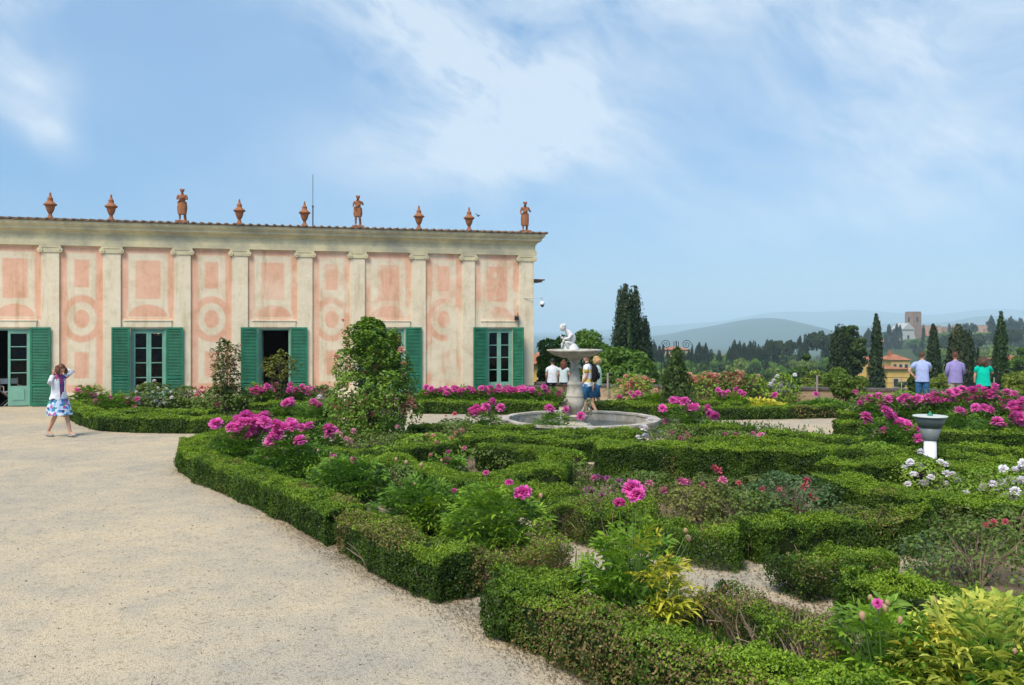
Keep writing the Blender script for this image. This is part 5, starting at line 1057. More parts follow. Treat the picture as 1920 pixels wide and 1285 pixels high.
rear = [b+('peony_far', random.uniform(1.0, 1.3)) for b in rear]; front = [b+('peony_far', random.uniform(1.0, 1.25)) for b in front]
for (u, bl_), l in zip(assign(rear, [1635, 1695, 1760, 1825, 1885]).items(), ('leftmost bush of the rear row in the big magenta peony mass', 'peony bush below the man in the pale blue shirt', 'peony bush below the man in the lilac shirt', 'peony bush just below the woman in the turquoise shirt', 'rightmost bush of the rear row in the big magenta peony mass')):
    peony(l, u, 800, .72, .78 if u < 1700 else .9, bl_, 'peony')
for (u, bl_), l in zip(assign(front, [1665, 1710, 1800, 1868, 1918]).items(), ('front peony bush left of the bollard with deep magenta clusters', 'small peony shoot touching the left side of the bollard', 'peony bush just right of the bollard head', 'front peony bush near the right edge with a low pair of blooms', 'front peony bush cut by the right edge of the photo')):
    peony(l, u, 842 if u != 1800 else 825, .58 if u != 1710 else .35, .62 if u != 1710 else .42, bl_, 'peony')
# far beds
def many(u0, u1, v0, v1, n): return [(random.uniform(u0, u1), random.triangular(v0, v1, (v0+v1)/2)) for _ in range(n)]
peony('small peony at the far left end of the left bed', 165, 764, .62, .62, B(145, 732, 158, 738, 165, 736, 172, 741, 178, 742, 160, 742), 'peony')
peony('peony with white dots beside it in front of the left window', 215, 775, .7, .5, B(181, 752, 197, 748, 203, 753, 206, 745, 220, 756, 230, 753, 232, 747, 234, 757, 257, 748, 243, 750, 252, 765), 'peony')
rose('rose bush with white flowers below the left window', 283, 772, .75, .85, 'white', B(289, 714, 284, 722, 296, 727, 275, 730, 305, 735, 303, 753, 298, 757, 311, 756, 308, 748, 322, 745, 292, 751, 268, 742, 320, 735), 'rose', 1.2, rnd=10)
rose('rose bush crowded with red pink flowers in the left bed', 418, 776, .95, .80, 'red', [(random.uniform(365, 450), random.uniform(722, 742)) for _ in range(46)]+[(410, 758, 'peony_far'), (372, 735, 'palep')], 'rose', 1.3)
rose('rose bush with a few pink flowers left of the red rose bush', 345, 770, .6, .72, 'pink', B(342, 733, 350, 735, 336, 730, 355, 740, 330, 742), 'rose', 1.0)
for (u, bl_), l in zip(assign(many(470, 612, 720, 745, 62), [490, 540, 590]).items(), ('far peony bush in front of the open dark doorway', 'far peony bush in front of the right shutter of the dark doorway', 'far peony bush touching the climbing rose on its left')):
    peony(l, u, 766, .75, .62, bl_, 'peony')
rose('pale pink rose beside the left flank of the climbing rose', 604, 780, .55, .85, 'palep', many(592, 622, 728, 775, 12), 'rose', .8)
peony('small peony bush with one white flower in the middle of the left beds', 590, 800, .6, .55, B(588, 752, 594, 757, 585, 757, 597, 760)+[(599, 744, 'white', 1.4)], 'peony')
peony('small peony bush with a tight magenta cluster left of it', 540, 795, .55, .5, B(538, 753, 545, 750, 541, 758, 547, 756, 534, 757), 'peony')
for (u, bl_), l in zip(assign(many(792, 1050, 722, 742, 96), [815, 865, 915, 965, 1020]).items(), ('leftmost bush of the far peony row right of the climbing rose', 'second far peony bush right of the climbing rose', 'far peony bush below the last shuttered door', 'far peony bush at the right corner of the building', 'far peony bush below the two seated people')):
    peony(l, u, 760, .85, .45, bl_, 'peony')
peony('far peony bush with a magenta cluster near the middle of the parapet', 1368, 764, .55, .42, B(1346, 731, 1350, 736, 1358, 738, 1365, 735, 1380, 729, 1388, 734, 1388, 741, 1352, 742, 1374, 740, 1394, 738), 'lush')
peony('low yellow green plant between the far hedge and the parapet', 1425, 764, .7, .16, [(1453, 740)], 'yellow', name='leafy_plant')
peony('low green plant with two pink flowers behind the couple', 1188, 764, .7, .2, B(1184, 736, 1188, 742, 1162, 744, 1196, 737), 'lush', name='leafy_plant')
peony('low green plant beside the conical shrub', 1235, 764, .8, .36, B(1234, 738, 1243, 745), 'lush', name='leafy_plant')
peony('low dark green plant at the foot of the round bush by the wall', 1545, 764, .7, .16, B(1530, 738, 1605, 735), 'peony', name='leafy_plant')
# climbing roses on the wall, mid roses
rose('pink climbing rose spilling over the wall right of the couple', 1190, 760, .85, .98, 'peach', many(1166, 1216, 704, 744, 66), 'bright', .7, rnd=10, bk=1.6)
rose('large pink flowered rose mound on the parapet behind the conical shrub', 1310, 757, .8, .95, 'peach', many(1282, 1322, 697, 722, 46), 'bright', .6, rnd=6, bk=1.6)
rose('largest mound of pale pink roses over the middle of the parapet', 1365, 756, .95, 1.05, 'peach', many(1325, 1398, 694, 735, 130), 'rose', 1.0, bk=1.7)
rose('thin pink rose right of the largest pink mound', 1408, 756, .6, .95, 'palep', many(1390, 1425, 702, 720, 16), 'bright', .8)
rose('white flowered climbing rose on the parapet', 1468, 758, .62, 1.0, 'white', many(1444, 1492, 702, 742, 36), 'bright', 1.1, bk=1.3)
rose('low pink rose bush in front of the thin hedges at centre right', 1265, 852, .75, .58, 'pink', B(1231, 835, 1246, 829, 1245, 840, 1222, 834, 1262, 812, 1257, 811, 1276, 822, 1290, 818, 1293, 828, 1302, 826, 1303, 833, 1322, 833, 1338, 838, 1288, 812)+[(1204, 832, 'white'), (1210, 818, 'white'), (1196, 820, 'white'), (1208, 802, 'white'), (1218, 787, 'white')], 'rose', 1.1, bk=1.5)
rose('low pink rose bush with paler flowers right of its neighbour', 1385, 852, .85, .46, 'pink', B(1360, 815, 1379, 815, 1402, 817, 1375, 829, 1385, 826, 1394, 838, 1352, 832, 1362, 829, 1400, 836, 1412, 812, 1425, 815, 1390, 838, 1340, 826)+[(1430, 817, 'palep'), (1418, 822, 'palep')], 'rose', 1.0, bk=1.3)
rose('rose bush with dark magenta flowers right of the small gravel gap', 1130, 965, .62, .50, 'purple', B(1114, 895, 1120, 893, 1128, 896, 1103, 920, 1109, 921, 1128, 931, 1152, 907, 1139, 897, 1160, 903, 1151, 924)+[(1129, 932, 'pink'), (1113, 897, 'pink')], 'rose', 1.0, bk=1.2, straggly=.3)
rose('straggly rose bush with yellowing leaves in front of the dark centre hedge', 1290, 985, .80, .52, 'pink', B(1276, 900, 1282, 903, 1289, 904, 1245, 920, 1318, 909, 1218, 905, 1205, 915)+[(1340, 877, 'red'), (1346, 882, 'red'), (1355, 900, 'pink'), (1306, 974, 'purple')], 'olive', 1.2, bk=1.2, straggly=.2)
rose('weedy rose bush between the dark centre hedge and the patchy olive hedge', 1390, 985, .75, .44, 'red', B(1430, 917, 1461, 918, 1385, 905, 1350, 985, 1418, 940), 'rose', 1.3, bk=.9, straggly=.2)
rose('blue green rose bush with a few red flowers left of the rounded hedge', 1480, 975, .72, .58, 'red', B(1461, 917, 1513, 899, 1531, 937, 1507, 911, 1489, 957, 1499, 958, 1519, 929), 'blue', 1.5, bk=1.15)
rose('rose bush with blush white flowers at the foot of the bollard', 1738, 925, .62, .50, 'wpink', B(1706, 866, 1723, 873, 1717, 889, 1745, 887, 1755, 890, 1772, 909, 1760, 914, 1729, 905, 1735, 903, 1768, 907, 1726, 846, 1800, 917, 1776, 912), 'bright', 1.1, bk=.95, rnd=12)
rose('rose bush with blush white flowers at the right edge', 1885, 962, .70, .62, 'wpink', B(1843, 911, 1870, 906, 1888, 912, 1893, 920, 1885, 932, 1904, 938, 1895, 900, 1908, 895, 1915, 875, 1911, 929, 1868, 912, 1898, 928, 1882, 905, 1890, 936, 1918, 868, 1905, 880, 1840, 915), 'bright', 1.3, bk=1.0, rnd=18)
rose('open straggly rose bush with dark thorny stems in the lower right', 1830, 1098, .75, .62, 'red', B(1848, 985, 1862, 980, 1885, 978), 'rose', 1.0, straggly=.45, leafL=.042)
rose('sparse low rose bush beside the rounded clump in the lower right', 1760, 1085, .5, .42, 'peach', [], 'blue', .9, straggly=.35, leafL=.042)
rose('shrub rose in the inner bed behind the curving hedge', 930, 880, .62, .46, 'pink', B(870, 840, 866, 870, 878, 866, 940, 880), 'rose', 1.0, straggly=.3)
peony('single magenta bloom on a low peony in front of the inner bed', 838, 905, .4, .40, [(838, 863, 'peony_far', .85), (822, 864, 'bud'), (841, 847, 'peony_far', .4)], 'peony')
rose('leafy rose patch in the inner bed right of the climbing rose', 800, 862, .85, .50, 'peach', B(855, 811, 866, 807, 800, 815, 848, 820, 845, 822), 'bright', 1.2, rnd=3)
rose('low rose thicket left of the upright twiggy stem', 850, 838, .8, .55, 'red', B(855, 808, 868, 806, 836, 780, 852, 776), 'rose', 1.0, straggly=.25)
rose('low rose thicket at the foot of the climbing rose', 700, 858, 1.0, .48, 'palep', B(636, 813, 655, 826, 648, 822, 745, 800, 662, 808), 'rose', 1.3)
pr_ = lambda q: float(np.interp(q, [0, .12, .3, .55, .75, .9, 1], [.55, .95, 1.0, .88, .66, .6, .18]))
rose('tall pyramid shaped climbing rose with peach flowers in front of the building', 700, 842, .92, 2.62, 'peach', many(625, 700, 730, 800, 34)+many(690, 770, 720, 805, 26)+many(640, 760, 660, 725, 12)+many(758, 780, 745, 775, 14)+[(633, 668), (628, 668), (748, 640), (752, 655), (748, 632), (643, 600)], 'climb', 3.3, name='climbing_rose', bk=1.25, leafL=.075, prof=pr_, group='climbing rose', straggly=.30)
rose('small tree shaped rose with red buds in front of the building wall', 424, 778, .46, 2.12, 'red', many(396, 452, 640, 720, 22), 'small', 1.5, name='rose_tree', leafL=.085, prof=lambda q: float(np.interp(q, [0, .22, .38, .6, .85, 1], [.08, .10, .9, .85, .95, .3])), straggly=.32, bk=.8)
rose('small olive green shrub with spreading arms in front of the dark doorway', 525, 775, .62, 1.84, 'bud', [], 'olive', 1.0, name='spreading_shrub', leafL=.10, prof=lambda q: float(np.interp(q, [0, .3, .5, .75, 1], [.12, .2, .4, 1.0, .1])), straggly=.45)
ts = peony('slim dark rose stake with one magenta flower left of the bollard post', 1722, 862, .16, .2, [(1722, 821)], 'peony')

rf_ = [('leafy rose in the small gap at the left end of the dark centre hedge', 1084, 912, .36, .36, 'rose'), ('leafy sapling shoot in the gap behind the hooked hedge', 1078, 880, .22, .34, 'lush'), ('leafy rose filling the gap between the outer hedge and the dark leafy peony', 625, 905, .5, .42, 'lush'), ('leafy rose in front of the curving hedge with no flowers', 760, 925, .55, .42, 'rose'), ('green rose thicket just right of the widest open peony', 1065, 990, .45, .36, 'rose'),
  ('green rose thicket below the dark centre hedge near its left end', 1215, 935, .55, .40, 'rose'), ('green rose thicket below the dark centre hedge near its right end', 1420, 950, .6, .42, 'small'), ('mottled rose thicket in front of the middle of the dark centre hedge', 1335, 955, .6, .46, 'small'),
  ('leafy plant inside the rounded hedge left of the white roses', 1672, 905, .40, .36, 'bright'), ('leafy plant inside the rounded hedge between the two white rose bushes', 1812, 930, .5, .34, 'rose'),
  ('low leafy plant in front of the middle thin hedges', 960, 868, .5, .36, 'rose'), ('leafy rose between the two arms of hedge left of the inner bed', 710, 878, .5, .38, 'lush'), ('leafy rose among dead stems in the lower right', 1600, 1000, .4, .34, 'small'),
  ('bushy rose at the right edge below the rounded hedge', 1905, 1040, .6, .52, 'rose'), ('bushy rose beside the brown end of the long olive hedge', 1800, 1020, .5, .44, 'small'), ('low green rose left of the big magenta mass', 1640, 862, .5, .34, 'lush'),
  ('leafy plant behind the thin hedge right of the low pink roses', 1450, 838, .5, .34, 'lush'), ('leafy rose by the back hedge of the left magenta group', 700, 815, .5, .40, 'lush')]
for l, u, v, R, h, tn in rf_: rose(l, u, v, R, h, 'pink', [], tn, 1.5, group='flowerless rose bushes in the beds')
bd = thing('bird', 'small dark bird flying just right of the last roof urn', 'bird', tuple(Q(897, 405, 42)), .5)
mb = MB(); mb.tube([(0, -.13, 0), (0, -.08, .01), (0, 0, .0), (0, .10, 0), (0, .17, .01)], [.01, .03, .04, .02, .012], 8); mb.build('body', M['metal'], bd, True)
for s in (-1, 1): mb = MB(); mb.add([(s*.02, -.05, .02), (s*.02, .05, .02), (s*.16, .03, .10), (s*.24, .06, .07), (s*.14, -.03, .10)], [(0, 1, 2, 4), (4, 2, 3)] if s > 0 else [(4, 2, 1, 0), (3, 2, 4)]); mb.build('wing', M['metal'], bd)
# ------------------------------------------------------------------ trees
def trunk_mesh(mb, h, r, lean=.0, limbs=4, lh=.4, spread=.4):
    mb.tube([(0, 0, -.3), (lean*.3, 0, h*.35), (lean, lean*.5, h*.8)], [r, r*.75, r*.35], 8)
    for k in range(limbs):
        a = k*2.4; z = h*(lh+.12*k/limbs*2); mb.tube([(lean*.4, 0, z), (spread*.5*math.cos(a), spread*.5*math.sin(a), z+h*.14), (spread*math.cos(a), spread*math.sin(a), z+h*.24)], [r*.45, r*.3, r*.12], 6)
def conifer_leaves(H, R, n, L, lo, hi_, seed, prof, base=.03, m=None):
    """upright plumes packed over the profile, so the outline is feathered and clumps catch light"""
    rg = np.random.default_rng(seed); K = int(np.clip(n/55, 26, 240)); kq = ((np.arange(K)+rg.random(K))/K)**.85; ka = rg.random(K)*6.283
    kp = np.interp(kq, *prof); krr = R*1.06*kp*(.52+.42*rg.random(K)); kc = np.stack([krr*np.cos(ka), krr*np.sin(ka), H*(base+(1-base)*kq*.93)], 1)
    pr_ = R*1.12*(.17+.22*rg.random(K))*(.45+.6*kp)*(1 if K > 60 else 1.4); ph = H*(.07+.07*rg.random(K))
    k = rg.integers(0, K, n); e = unit(rg.normal(size=(n, 3))); s_ = (1-.35*rg.random(n)**2)[:, None]
    tap = (1-.55*np.clip(e[:, 2], 0, 1))[:, None]
    P3 = kc[k]+e*s_*np.stack([pr_[k], pr_[k], ph[k]], 1)*np.concatenate([tap, tap, np.ones((n, 1))], 1); P3[:, 2] = np.clip(P3[:, 2], 0, H*1.01)
    o_ = np.stack([np.cos(ka), np.sin(ka), 0*ka], 1)[k]; nr = unit(e*.8+o_*.5); U = unit(np.array([[0, 0, 1.0]])+rg.normal(0, .35, (n, 3))+o_*.3)
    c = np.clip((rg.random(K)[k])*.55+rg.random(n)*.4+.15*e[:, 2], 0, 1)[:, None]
    return leaves('crown', P3, unit(nr+rg.normal(0, .4, (n, 3))), U, L*(.7+.6*rg.random(n)), L*.45, np.array(lo)+(np.array(hi_)-np.array(lo))*c, M['leaf'])
def broad_leaves(H, R, n, L, lo, hi_, seed, K=26, base=.25, flat=1.0, cr=.36):
    rg = np.random.default_rng(seed); d = unit(rg.normal(size=(K, 3))); rr = rg.random(K)**.45
    c = d*rr[:, None]*np.array([R*.78, R*.78, H*(1-base)*.40*flat])+np.array([0, 0, H*(base+(1-base)*.52)])
    k = rg.integers(0, K, n); rc = (R*cr*(.65+.6*rg.random(K)))[k]; e = unit(rg.normal(size=(n, 3))); e[:, 2] = np.where(rg.random(n) < .6, np.abs(e[:, 2]), e[:, 2])
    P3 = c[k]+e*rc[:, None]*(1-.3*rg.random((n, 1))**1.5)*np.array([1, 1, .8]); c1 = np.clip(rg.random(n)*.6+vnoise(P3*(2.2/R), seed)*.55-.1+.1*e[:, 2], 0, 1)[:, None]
    return leaves('crown', P3, unit(e*.8+rg.normal(0, .6, (n, 3))), unit(rg.normal(size=(n, 3))), L*(.7+.6*rg.random(n)), L*.6, np.array(lo)+(np.array(hi_)-np.array(lo))*c1, M['leaf'])
def core_of(me_prof, H, R, base, m):
    mb = MB(); q, pf = me_prof; mb.lathe([(max(.01, p*R*.66), H*(base+(1-base)*x*.96)) for x, p in zip(q, pf)], 12); return mb
CYP = ([0, .08, .3, .55, .8, .93, 1], [.55, .85, 1.0, .9, .6, .35, .05]); FATCYP = ([0, .1, .35, .6, .82, .95, 1], [.7, .95, 1.0, .88, .62, .42, .12]); OVAL = ([0, .1, .35, .6, .82, .95, 1], [.5, .8, 1.0, 1.0, .82, .5, .15]); CONE = ([0, .06, .25, .5, .75, .92, 1], [.7, 1, .92, .66, .4, .25, .06])
def place(name, label, u, vtop, vbase, D, px, kind, cat='tree', lo=(.018, .042, .012), hi_=(.055, .10, .025), n=5000, K=26, ground=None, grp=None, leafk=1.0, flat=1.0, base=.25, cr=.36):
    top = Q(u, vtop, D); z0 = ground if ground is not None else float(terrain_z(np.array(u), np.array(D)))
    H = top.z-z0; R = px/2*D/F; t = thing(name, label, cat, (top.x, D, z0), 0, grp); L = max(.06, .0034*D)*leafk
    mb = MB(); trunk_mesh(mb, H*.8, max(.05, R*.12), 0, 5 if kind == 'broad' else 2, .35, R*.5); mb.build('trunk', M['bark'], t, True)
    sd = int(u) % 97
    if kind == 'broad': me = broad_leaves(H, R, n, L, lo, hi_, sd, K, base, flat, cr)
    else:
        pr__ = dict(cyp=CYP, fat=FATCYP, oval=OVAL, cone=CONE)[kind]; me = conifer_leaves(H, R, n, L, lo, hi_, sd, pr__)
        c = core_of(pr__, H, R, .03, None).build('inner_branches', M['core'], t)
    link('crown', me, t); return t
BG = dict(lo=(.045, .11, .014), hi_=(.15, .27, .03)); MG = dict(lo=(.03, .075, .014), hi_=(.09, .16, .028)); YG = dict(lo=(.10, .16, .02), hi_=(.27, .33, .05))
place('leafy_tree', 'bright green broad leaved tree behind the fountain statue', 1082, 604, 720, 34.5, 150, 'broad', n=9000, ground=-3, base=.42, cr=.30, leafk=1.5, **BG)
place('leafy_tree', 'broad bright green tree between the fountain statue and the tall cypress pair', 1160, 642, 720, 33.5, 150, 'broad', n=9500, ground=-3, base=.35, leafk=1.5, **BG)
place('leafy_tree', 'low bright green tree below the seated people and the fountain bowl', 1032, 638, 720, 36, 70, 'broad', n=5000, ground=-3, base=.3, leafk=1.5, **BG)
place('leafy_tree', 'small bright green tree crown just below the tall cypress', 1205, 658, 722, 34, 60, 'broad', n=4000, ground=-3, base=.3, leafk=1.5, **BG)
DC = dict(lo=(.016, .035, .010), hi_=(.05, .085, .022))
place('cypress_tree', 'tallest dark cypress behind the fountain, left of its twin', 1170, 537, 720, 70, 56, 'fat', n=14000, **DC)
place('cypress_tree', 'dark cypress leaning against the right side of the tallest one', 1187, 540, 720, 71, 66, 'fat', n=14000, **DC)
place('cypress_tree', 'lower dark cypress at the right foot of the tallest pair', 1209, 596, 720, 72, 36, 'fat', n=8000, **DC)
place('cypress_tree', 'slim fresh green cypress in front of the tallest pair', 1180, 590, 700, 66, 17, 'cone', n=3500, lo=(.02, .06, .012), hi_=(.06, .13, .03))
place('conical_shrub', 'conical dark green shrub standing before the parapet right of the fountain', 1268, 652, 760, 25.8, 72, 'cone', 'shrub', n=5200, ground=0, lo=(.028, .065, .014), hi_=(.10, .16, .03))
place('leafy_tree', 'rounded dark tree between the two hills line and the tall narrow cypress', 1592, 611, 712, 80, 70, 'broad', n=16000, ground=-3.2, base=.05, K=80, cr=.30, flat=1.15, leafk=.9, lo=(.026, .06, .014), hi_=(.10, .16, .03))
place('cypress_tree', 'dark upright tree overlapping the left side of the rounded tree', 1575, 611, 712, 79, 48, 'oval', n=9000, **DC)
place('leafy_tree', 'smaller round green tree left of the rounded dark tree', 1506, 652, 722, 62, 66, 'broad', n=8000, ground=-6, base=.3, K=34, **MG)
place('cypress_tree', 'tall ragged dark cypress with bare tip left of the church', 1643, 592, 725, 75, 44, 'cone', n=11000, **DC)
place('cypress_tree', 'dark cypress rising below the bell tower', 1750, 611, 700, 78, 32, 'cyp', n=9000, **DC)
place('cypress_tree', 'wide dark cypress between the two men', 1795, 611, 700, 80, 52, 'fat', n=13000, lo=(.028, .045, .012), hi_=(.08, .10, .03))
place('cypress_tree', 'right one of the wide cypresses above the men', 1814, 622, 700, 81, 40, 'fat', n=8000, **DC)
place('cypress_tree', 'thin short cypress left of the woman in turquoise', 1834, 655, 700, 90, 12, 'cyp', n=2500, **DC)
place('cypress_tree', 'tall slim cypress near the right edge behind the turquoise shirt', 1877, 588, 718, 62, 38, 'cyp', n=12000, lo=(.018, .045, .012), hi_=(.055, .11, .025))
place('round_bush', 'round green bush in front of the parapet below the ragged cypress', 1588, 692, 760, 27.0, 82, 'broad', 'shrub', n=6500, ground=0, base=.05, K=30, leafk=1.1, **dict(lo=(.05, .11, .015), hi_=(.17, .26, .03)))
place('round_bush', 'yellow green bush behind the wall left of the round bush', 1525, 692, 735, 36, 70, 'broad', 'shrub', n=5000, ground=-2.5, base=.2, **YG)
place('round_bush', 'green bush in front of the yellow house wall', 1690, 712, 735, 34, 44, 'broad', 'shrub', n=3500, ground=-2, base=.2, **BG)
place('round_bush', 'yellow green bush between the man in pale blue and the man in lilac', 1760, 690, 745, 28.6, 52, 'broad', 'shrub', n=5000, ground=-1, base=.15, leafk=1.4, **YG)
place('round_bush', 'narrow bush close to the left side of the man in pale blue', 1712, 700, 745, 27.0, 26, 'broad', 'shrub', n=2600, ground=0, base=.1, leafk=1.2, **MG)
place('round_bush', 'yellow green shrub at the right edge beside the peony mass', 1915, 690, 770, 25, 66, 'broad', 'shrub', n=6500, ground=0, base=.1, leafk=1.2, **YG)
place('leafy_tree', 'bright tree crown at the right edge beyond the last cypress', 1912, 640, 720, 95, 52, 'broad', n=6000, **BG)
place('round_bush', 'green bush behind the railing at left of the pink roses', 1222, 690, 735, 33, 50, 'broad', 'shrub', n=4200, ground=-2, base=.2, leafk=1.2, **BG)
place('round_bush', 'pale green bush behind the wall right of the largest pink rose mound', 1420, 700, 735, 32, 60, 'broad', 'shrub', n=4200, ground=-2, base=.2, leafk=1.2, **YG)
place('round_bush', 'low green bush behind the wall left of the white climbing rose', 1350, 712, 735, 34, 70, 'broad', 'shrub', n=4200, ground=-2.2, base=.2, leafk=1.2, **MG)

# far trees: shared meshes, one object each
def proto(kind, seed, lo, hi_, n=2400):
    H, R = 1.0, .5
    mb = MB(); trunk_mesh(mb, .7, .035, 0, 3, .3, .2); tm = mb.mesh('trunk', M['bark'])
    if kind == 'cyp': cm_ = conifer_leaves(1, .5, n, .10, lo, hi_, seed, FATCYP)
    elif kind == 'pine': cm_ = broad_leaves(1, .5, n, .085, lo, hi_, seed, 16, .62, .6, .34)
    else: cm_ = broad_leaves(1, .5, n, .085, lo, hi_, seed, 20, .08, 1.0, .42)
    return tm, cm_
PR = dict(cyp=[proto('cyp', s, (.014, .032, .012), (.035, .06, .02)) for s in (31, 32)], pine=[proto('pine', s, (.02, .045, .014), (.055, .085, .025)) for s in (33, 34)],
          rnd=[proto('rnd', 35, (.05, .13, .018), (.15, .27, .04)), proto('rnd', 36, (.035, .085, .016), (.10, .17, .03)), proto('rnd', 37, (.10, .17, .03), (.24, .32, .07)), proto('rnd', 38, (.02, .05, .014), (.05, .10, .024)), proto('rnd', 39, (.07, .16, .02), (.20, .34, .05))])
NM = dict(cyp=('cypress_tree', 'distant dark cypress on the wooded slope beyond the garden', 'distant cypresses'), pine=('umbrella_pine', 'distant flat topped umbrella pine on the wooded slope', 'distant umbrella pines'), rnd=('distant_tree', 'distant rounded green tree in the woods beyond the garden', 'distant rounded trees'))
def far(kind, u, vtop, px, D, label=None, k=None):
    tm, cm_ = random.choice(PR[kind]) if k is None else PR[kind][k]; x = (u-CX)/F*D; z0 = float(terrain_z(np.array(float(u)), np.array(float(D))))-1; H = EYE+(HZ-vtop)/F*D-z0
    nm, lb, gp = NM[kind]; t = thing(nm, label or lb, 'tree', (x, D, z0), random.uniform(0, 6.28), label or gp)
    s = px*D/F*(1.35 if kind == 'cyp' else 1.1); t.scale = (s, s, max(H, s*.6)); link('trunk', tm, t); link('crown', cm_, t)
for a in (('cyp', 1224, 640, 16, 330), ('cyp', 1236, 650, 10, 330), ('cyp', 1243, 648, 8, 335), ('cyp', 1252, 656, 8, 320), ('cyp', 1282, 660, 9, 310), ('cyp', 1291, 657, 9, 310), ('cyp', 1298, 647, 6, 330), ('cyp', 1305, 658, 8, 330), ('cyp', 1311, 644, 14, 335), ('cyp', 1317, 650, 10, 330), ('cyp', 1324, 645, 10, 340), ('cyp', 1333, 656, 10, 335), ('cyp', 1348, 658, 10, 330),
          ('cyp', 1368, 652, 11, 340), ('cyp', 1378, 640, 16, 350), ('cyp', 1387, 641, 11, 345), ('cyp', 1396, 645, 13, 350), ('cyp', 1406, 642, 15, 350), ('cyp', 1414, 641, 13, 345), ('cyp', 1422, 648, 13, 350), ('cyp', 1430, 651, 13, 350), ('pine', 1443, 640, 26, 340), ('cyp', 1438, 638, 9, 352), ('pine', 1462, 639, 30, 350), ('cyp', 1454, 645, 13, 345), ('pine', 1480, 640, 24, 345), ('cyp', 1500, 632, 14, 360), ('cyp', 1510, 628, 11, 360), ('pine', 1532, 624, 40, 340), ('pine', 1560, 627, 30, 350), ('cyp', 1547, 634, 12, 350),
          ('cyp', 1609, 622, 7, 620), ('cyp', 1615, 630, 10, 600), ('cyp', 1622, 626, 10, 620), ('cyp', 1628, 617, 12, 640), ('cyp', 1660, 626, 7, 700), ('cyp', 1667, 609, 10, 740), ('cyp', 1676, 617, 5, 740), ('cyp', 1682, 608, 8, 740), ('cyp', 1688, 610, 6, 740), ('cyp', 1732, 610, 6, 700), ('cyp', 1717, 646, 7, 650), ('cyp', 1728, 640, 10, 620),
          ('cyp', 1813, 606, 10, 820), ('cyp', 1822, 606, 9, 830), ('cyp', 1829, 609, 9, 820), ('cyp', 1806, 607, 5, 840), ('cyp', 1780, 607, 5, 850), ('cyp', 1851, 603, 6, 900), ('cyp', 1858, 593, 10, 760), ('cyp', 1863, 600, 9, 760), ('cyp', 1886, 600, 10, 760), ('cyp', 1896, 595, 14, 760), ('cyp', 1905, 602, 9, 770), ('cyp', 1913, 597, 12, 760), ('cyp', 1925, 599, 14, 770), ('cyp', 1940, 596, 14, 780), ('cyp', 1962, 600, 14, 780),
          ('pine', 1900, 618, 30, 500), ('pine', 1830, 628, 36, 480), ('pine', 1878, 626, 30, 470), ('pine', 1780, 630, 30, 500), ('pine', 1865, 622, 34, 560), ('pine', 1810, 616, 28, 640), ('pine', 1770, 640, 34, 450)):
    q_ = a[1]; nm_ = 'distant dark cypress' if a[0] == 'cyp' else 'flat topped umbrella pine'
    far(*a, nm_+(' beside the cream villa' if q_ < 1350 else ' in the dark clump right of the small grey villa' if q_ < 1565 else ' near the hill church and its tower' if q_ < 1745 else ' in front of the battlemented palace' if q_ < 1856 else ' on the skyline at the right edge'))
rr_ = random.Random(5)
for i in range(46): far('rnd', 1225+i*7.8+rr_.uniform(-4, 4), rr_.uniform(668, 684), rr_.uniform(22, 38), rr_.uniform(250, 300), 'rounded tree in the middle belt of woods just over the parapet', k=rr_.choice((0, 1, 2, 3, 4)))
for i in range(26): far('rnd', 1230+i*14+rr_.uniform(-5, 5), rr_.uniform(684, 700), rr_.uniform(34, 52), rr_.uniform(170, 220), 'rounded tree in the nearest belt of woods just over the parapet', k=rr_.choice((0, 4, 1, 3, 2)))
for i in range(18): far('rnd', 1240+i*15+rr_.uniform(-5, 5), rr_.uniform(656, 666), rr_.uniform(28, 40), rr_.uniform(350, 400), 'rounded tree at the foot of the distant cypresses', k=rr_.choice((0, 1)))
for i in range(60):
    u = rr_.uniform(1600, 1960); f = rr_.random(); D = 260+520*f; vt = 694-52*f-rr_.uniform(0, 6)-(6 if u > 1760 else 0); vt = max(vt, 667) if abs(u-1695) < 32 else vt; far('rnd', u, vt, rr_.uniform(34, 56)*(1-.45*f), D, 'rounded tree on the wooded hillside below the church', k=rr_.choice((0, 1, 3, 2, 4)))
for i in range(24): far('rnd', 1745+i*9+rr_.uniform(-4, 4), rr_.uniform(620, 630), rr_.uniform(22, 34), rr_.uniform(690, 760), 'rounded tree on the slope right below the battlemented palace', k=rr_.choice((0, 1, 2)))
for i in range(16): far('rnd', 1750+i*12, rr_.uniform(640, 660), rr_.uniform(36, 54), rr_.uniform(330, 440), 'rounded tree low on the slope behind the three people at the wall', k=rr_.choice((0, 2)))

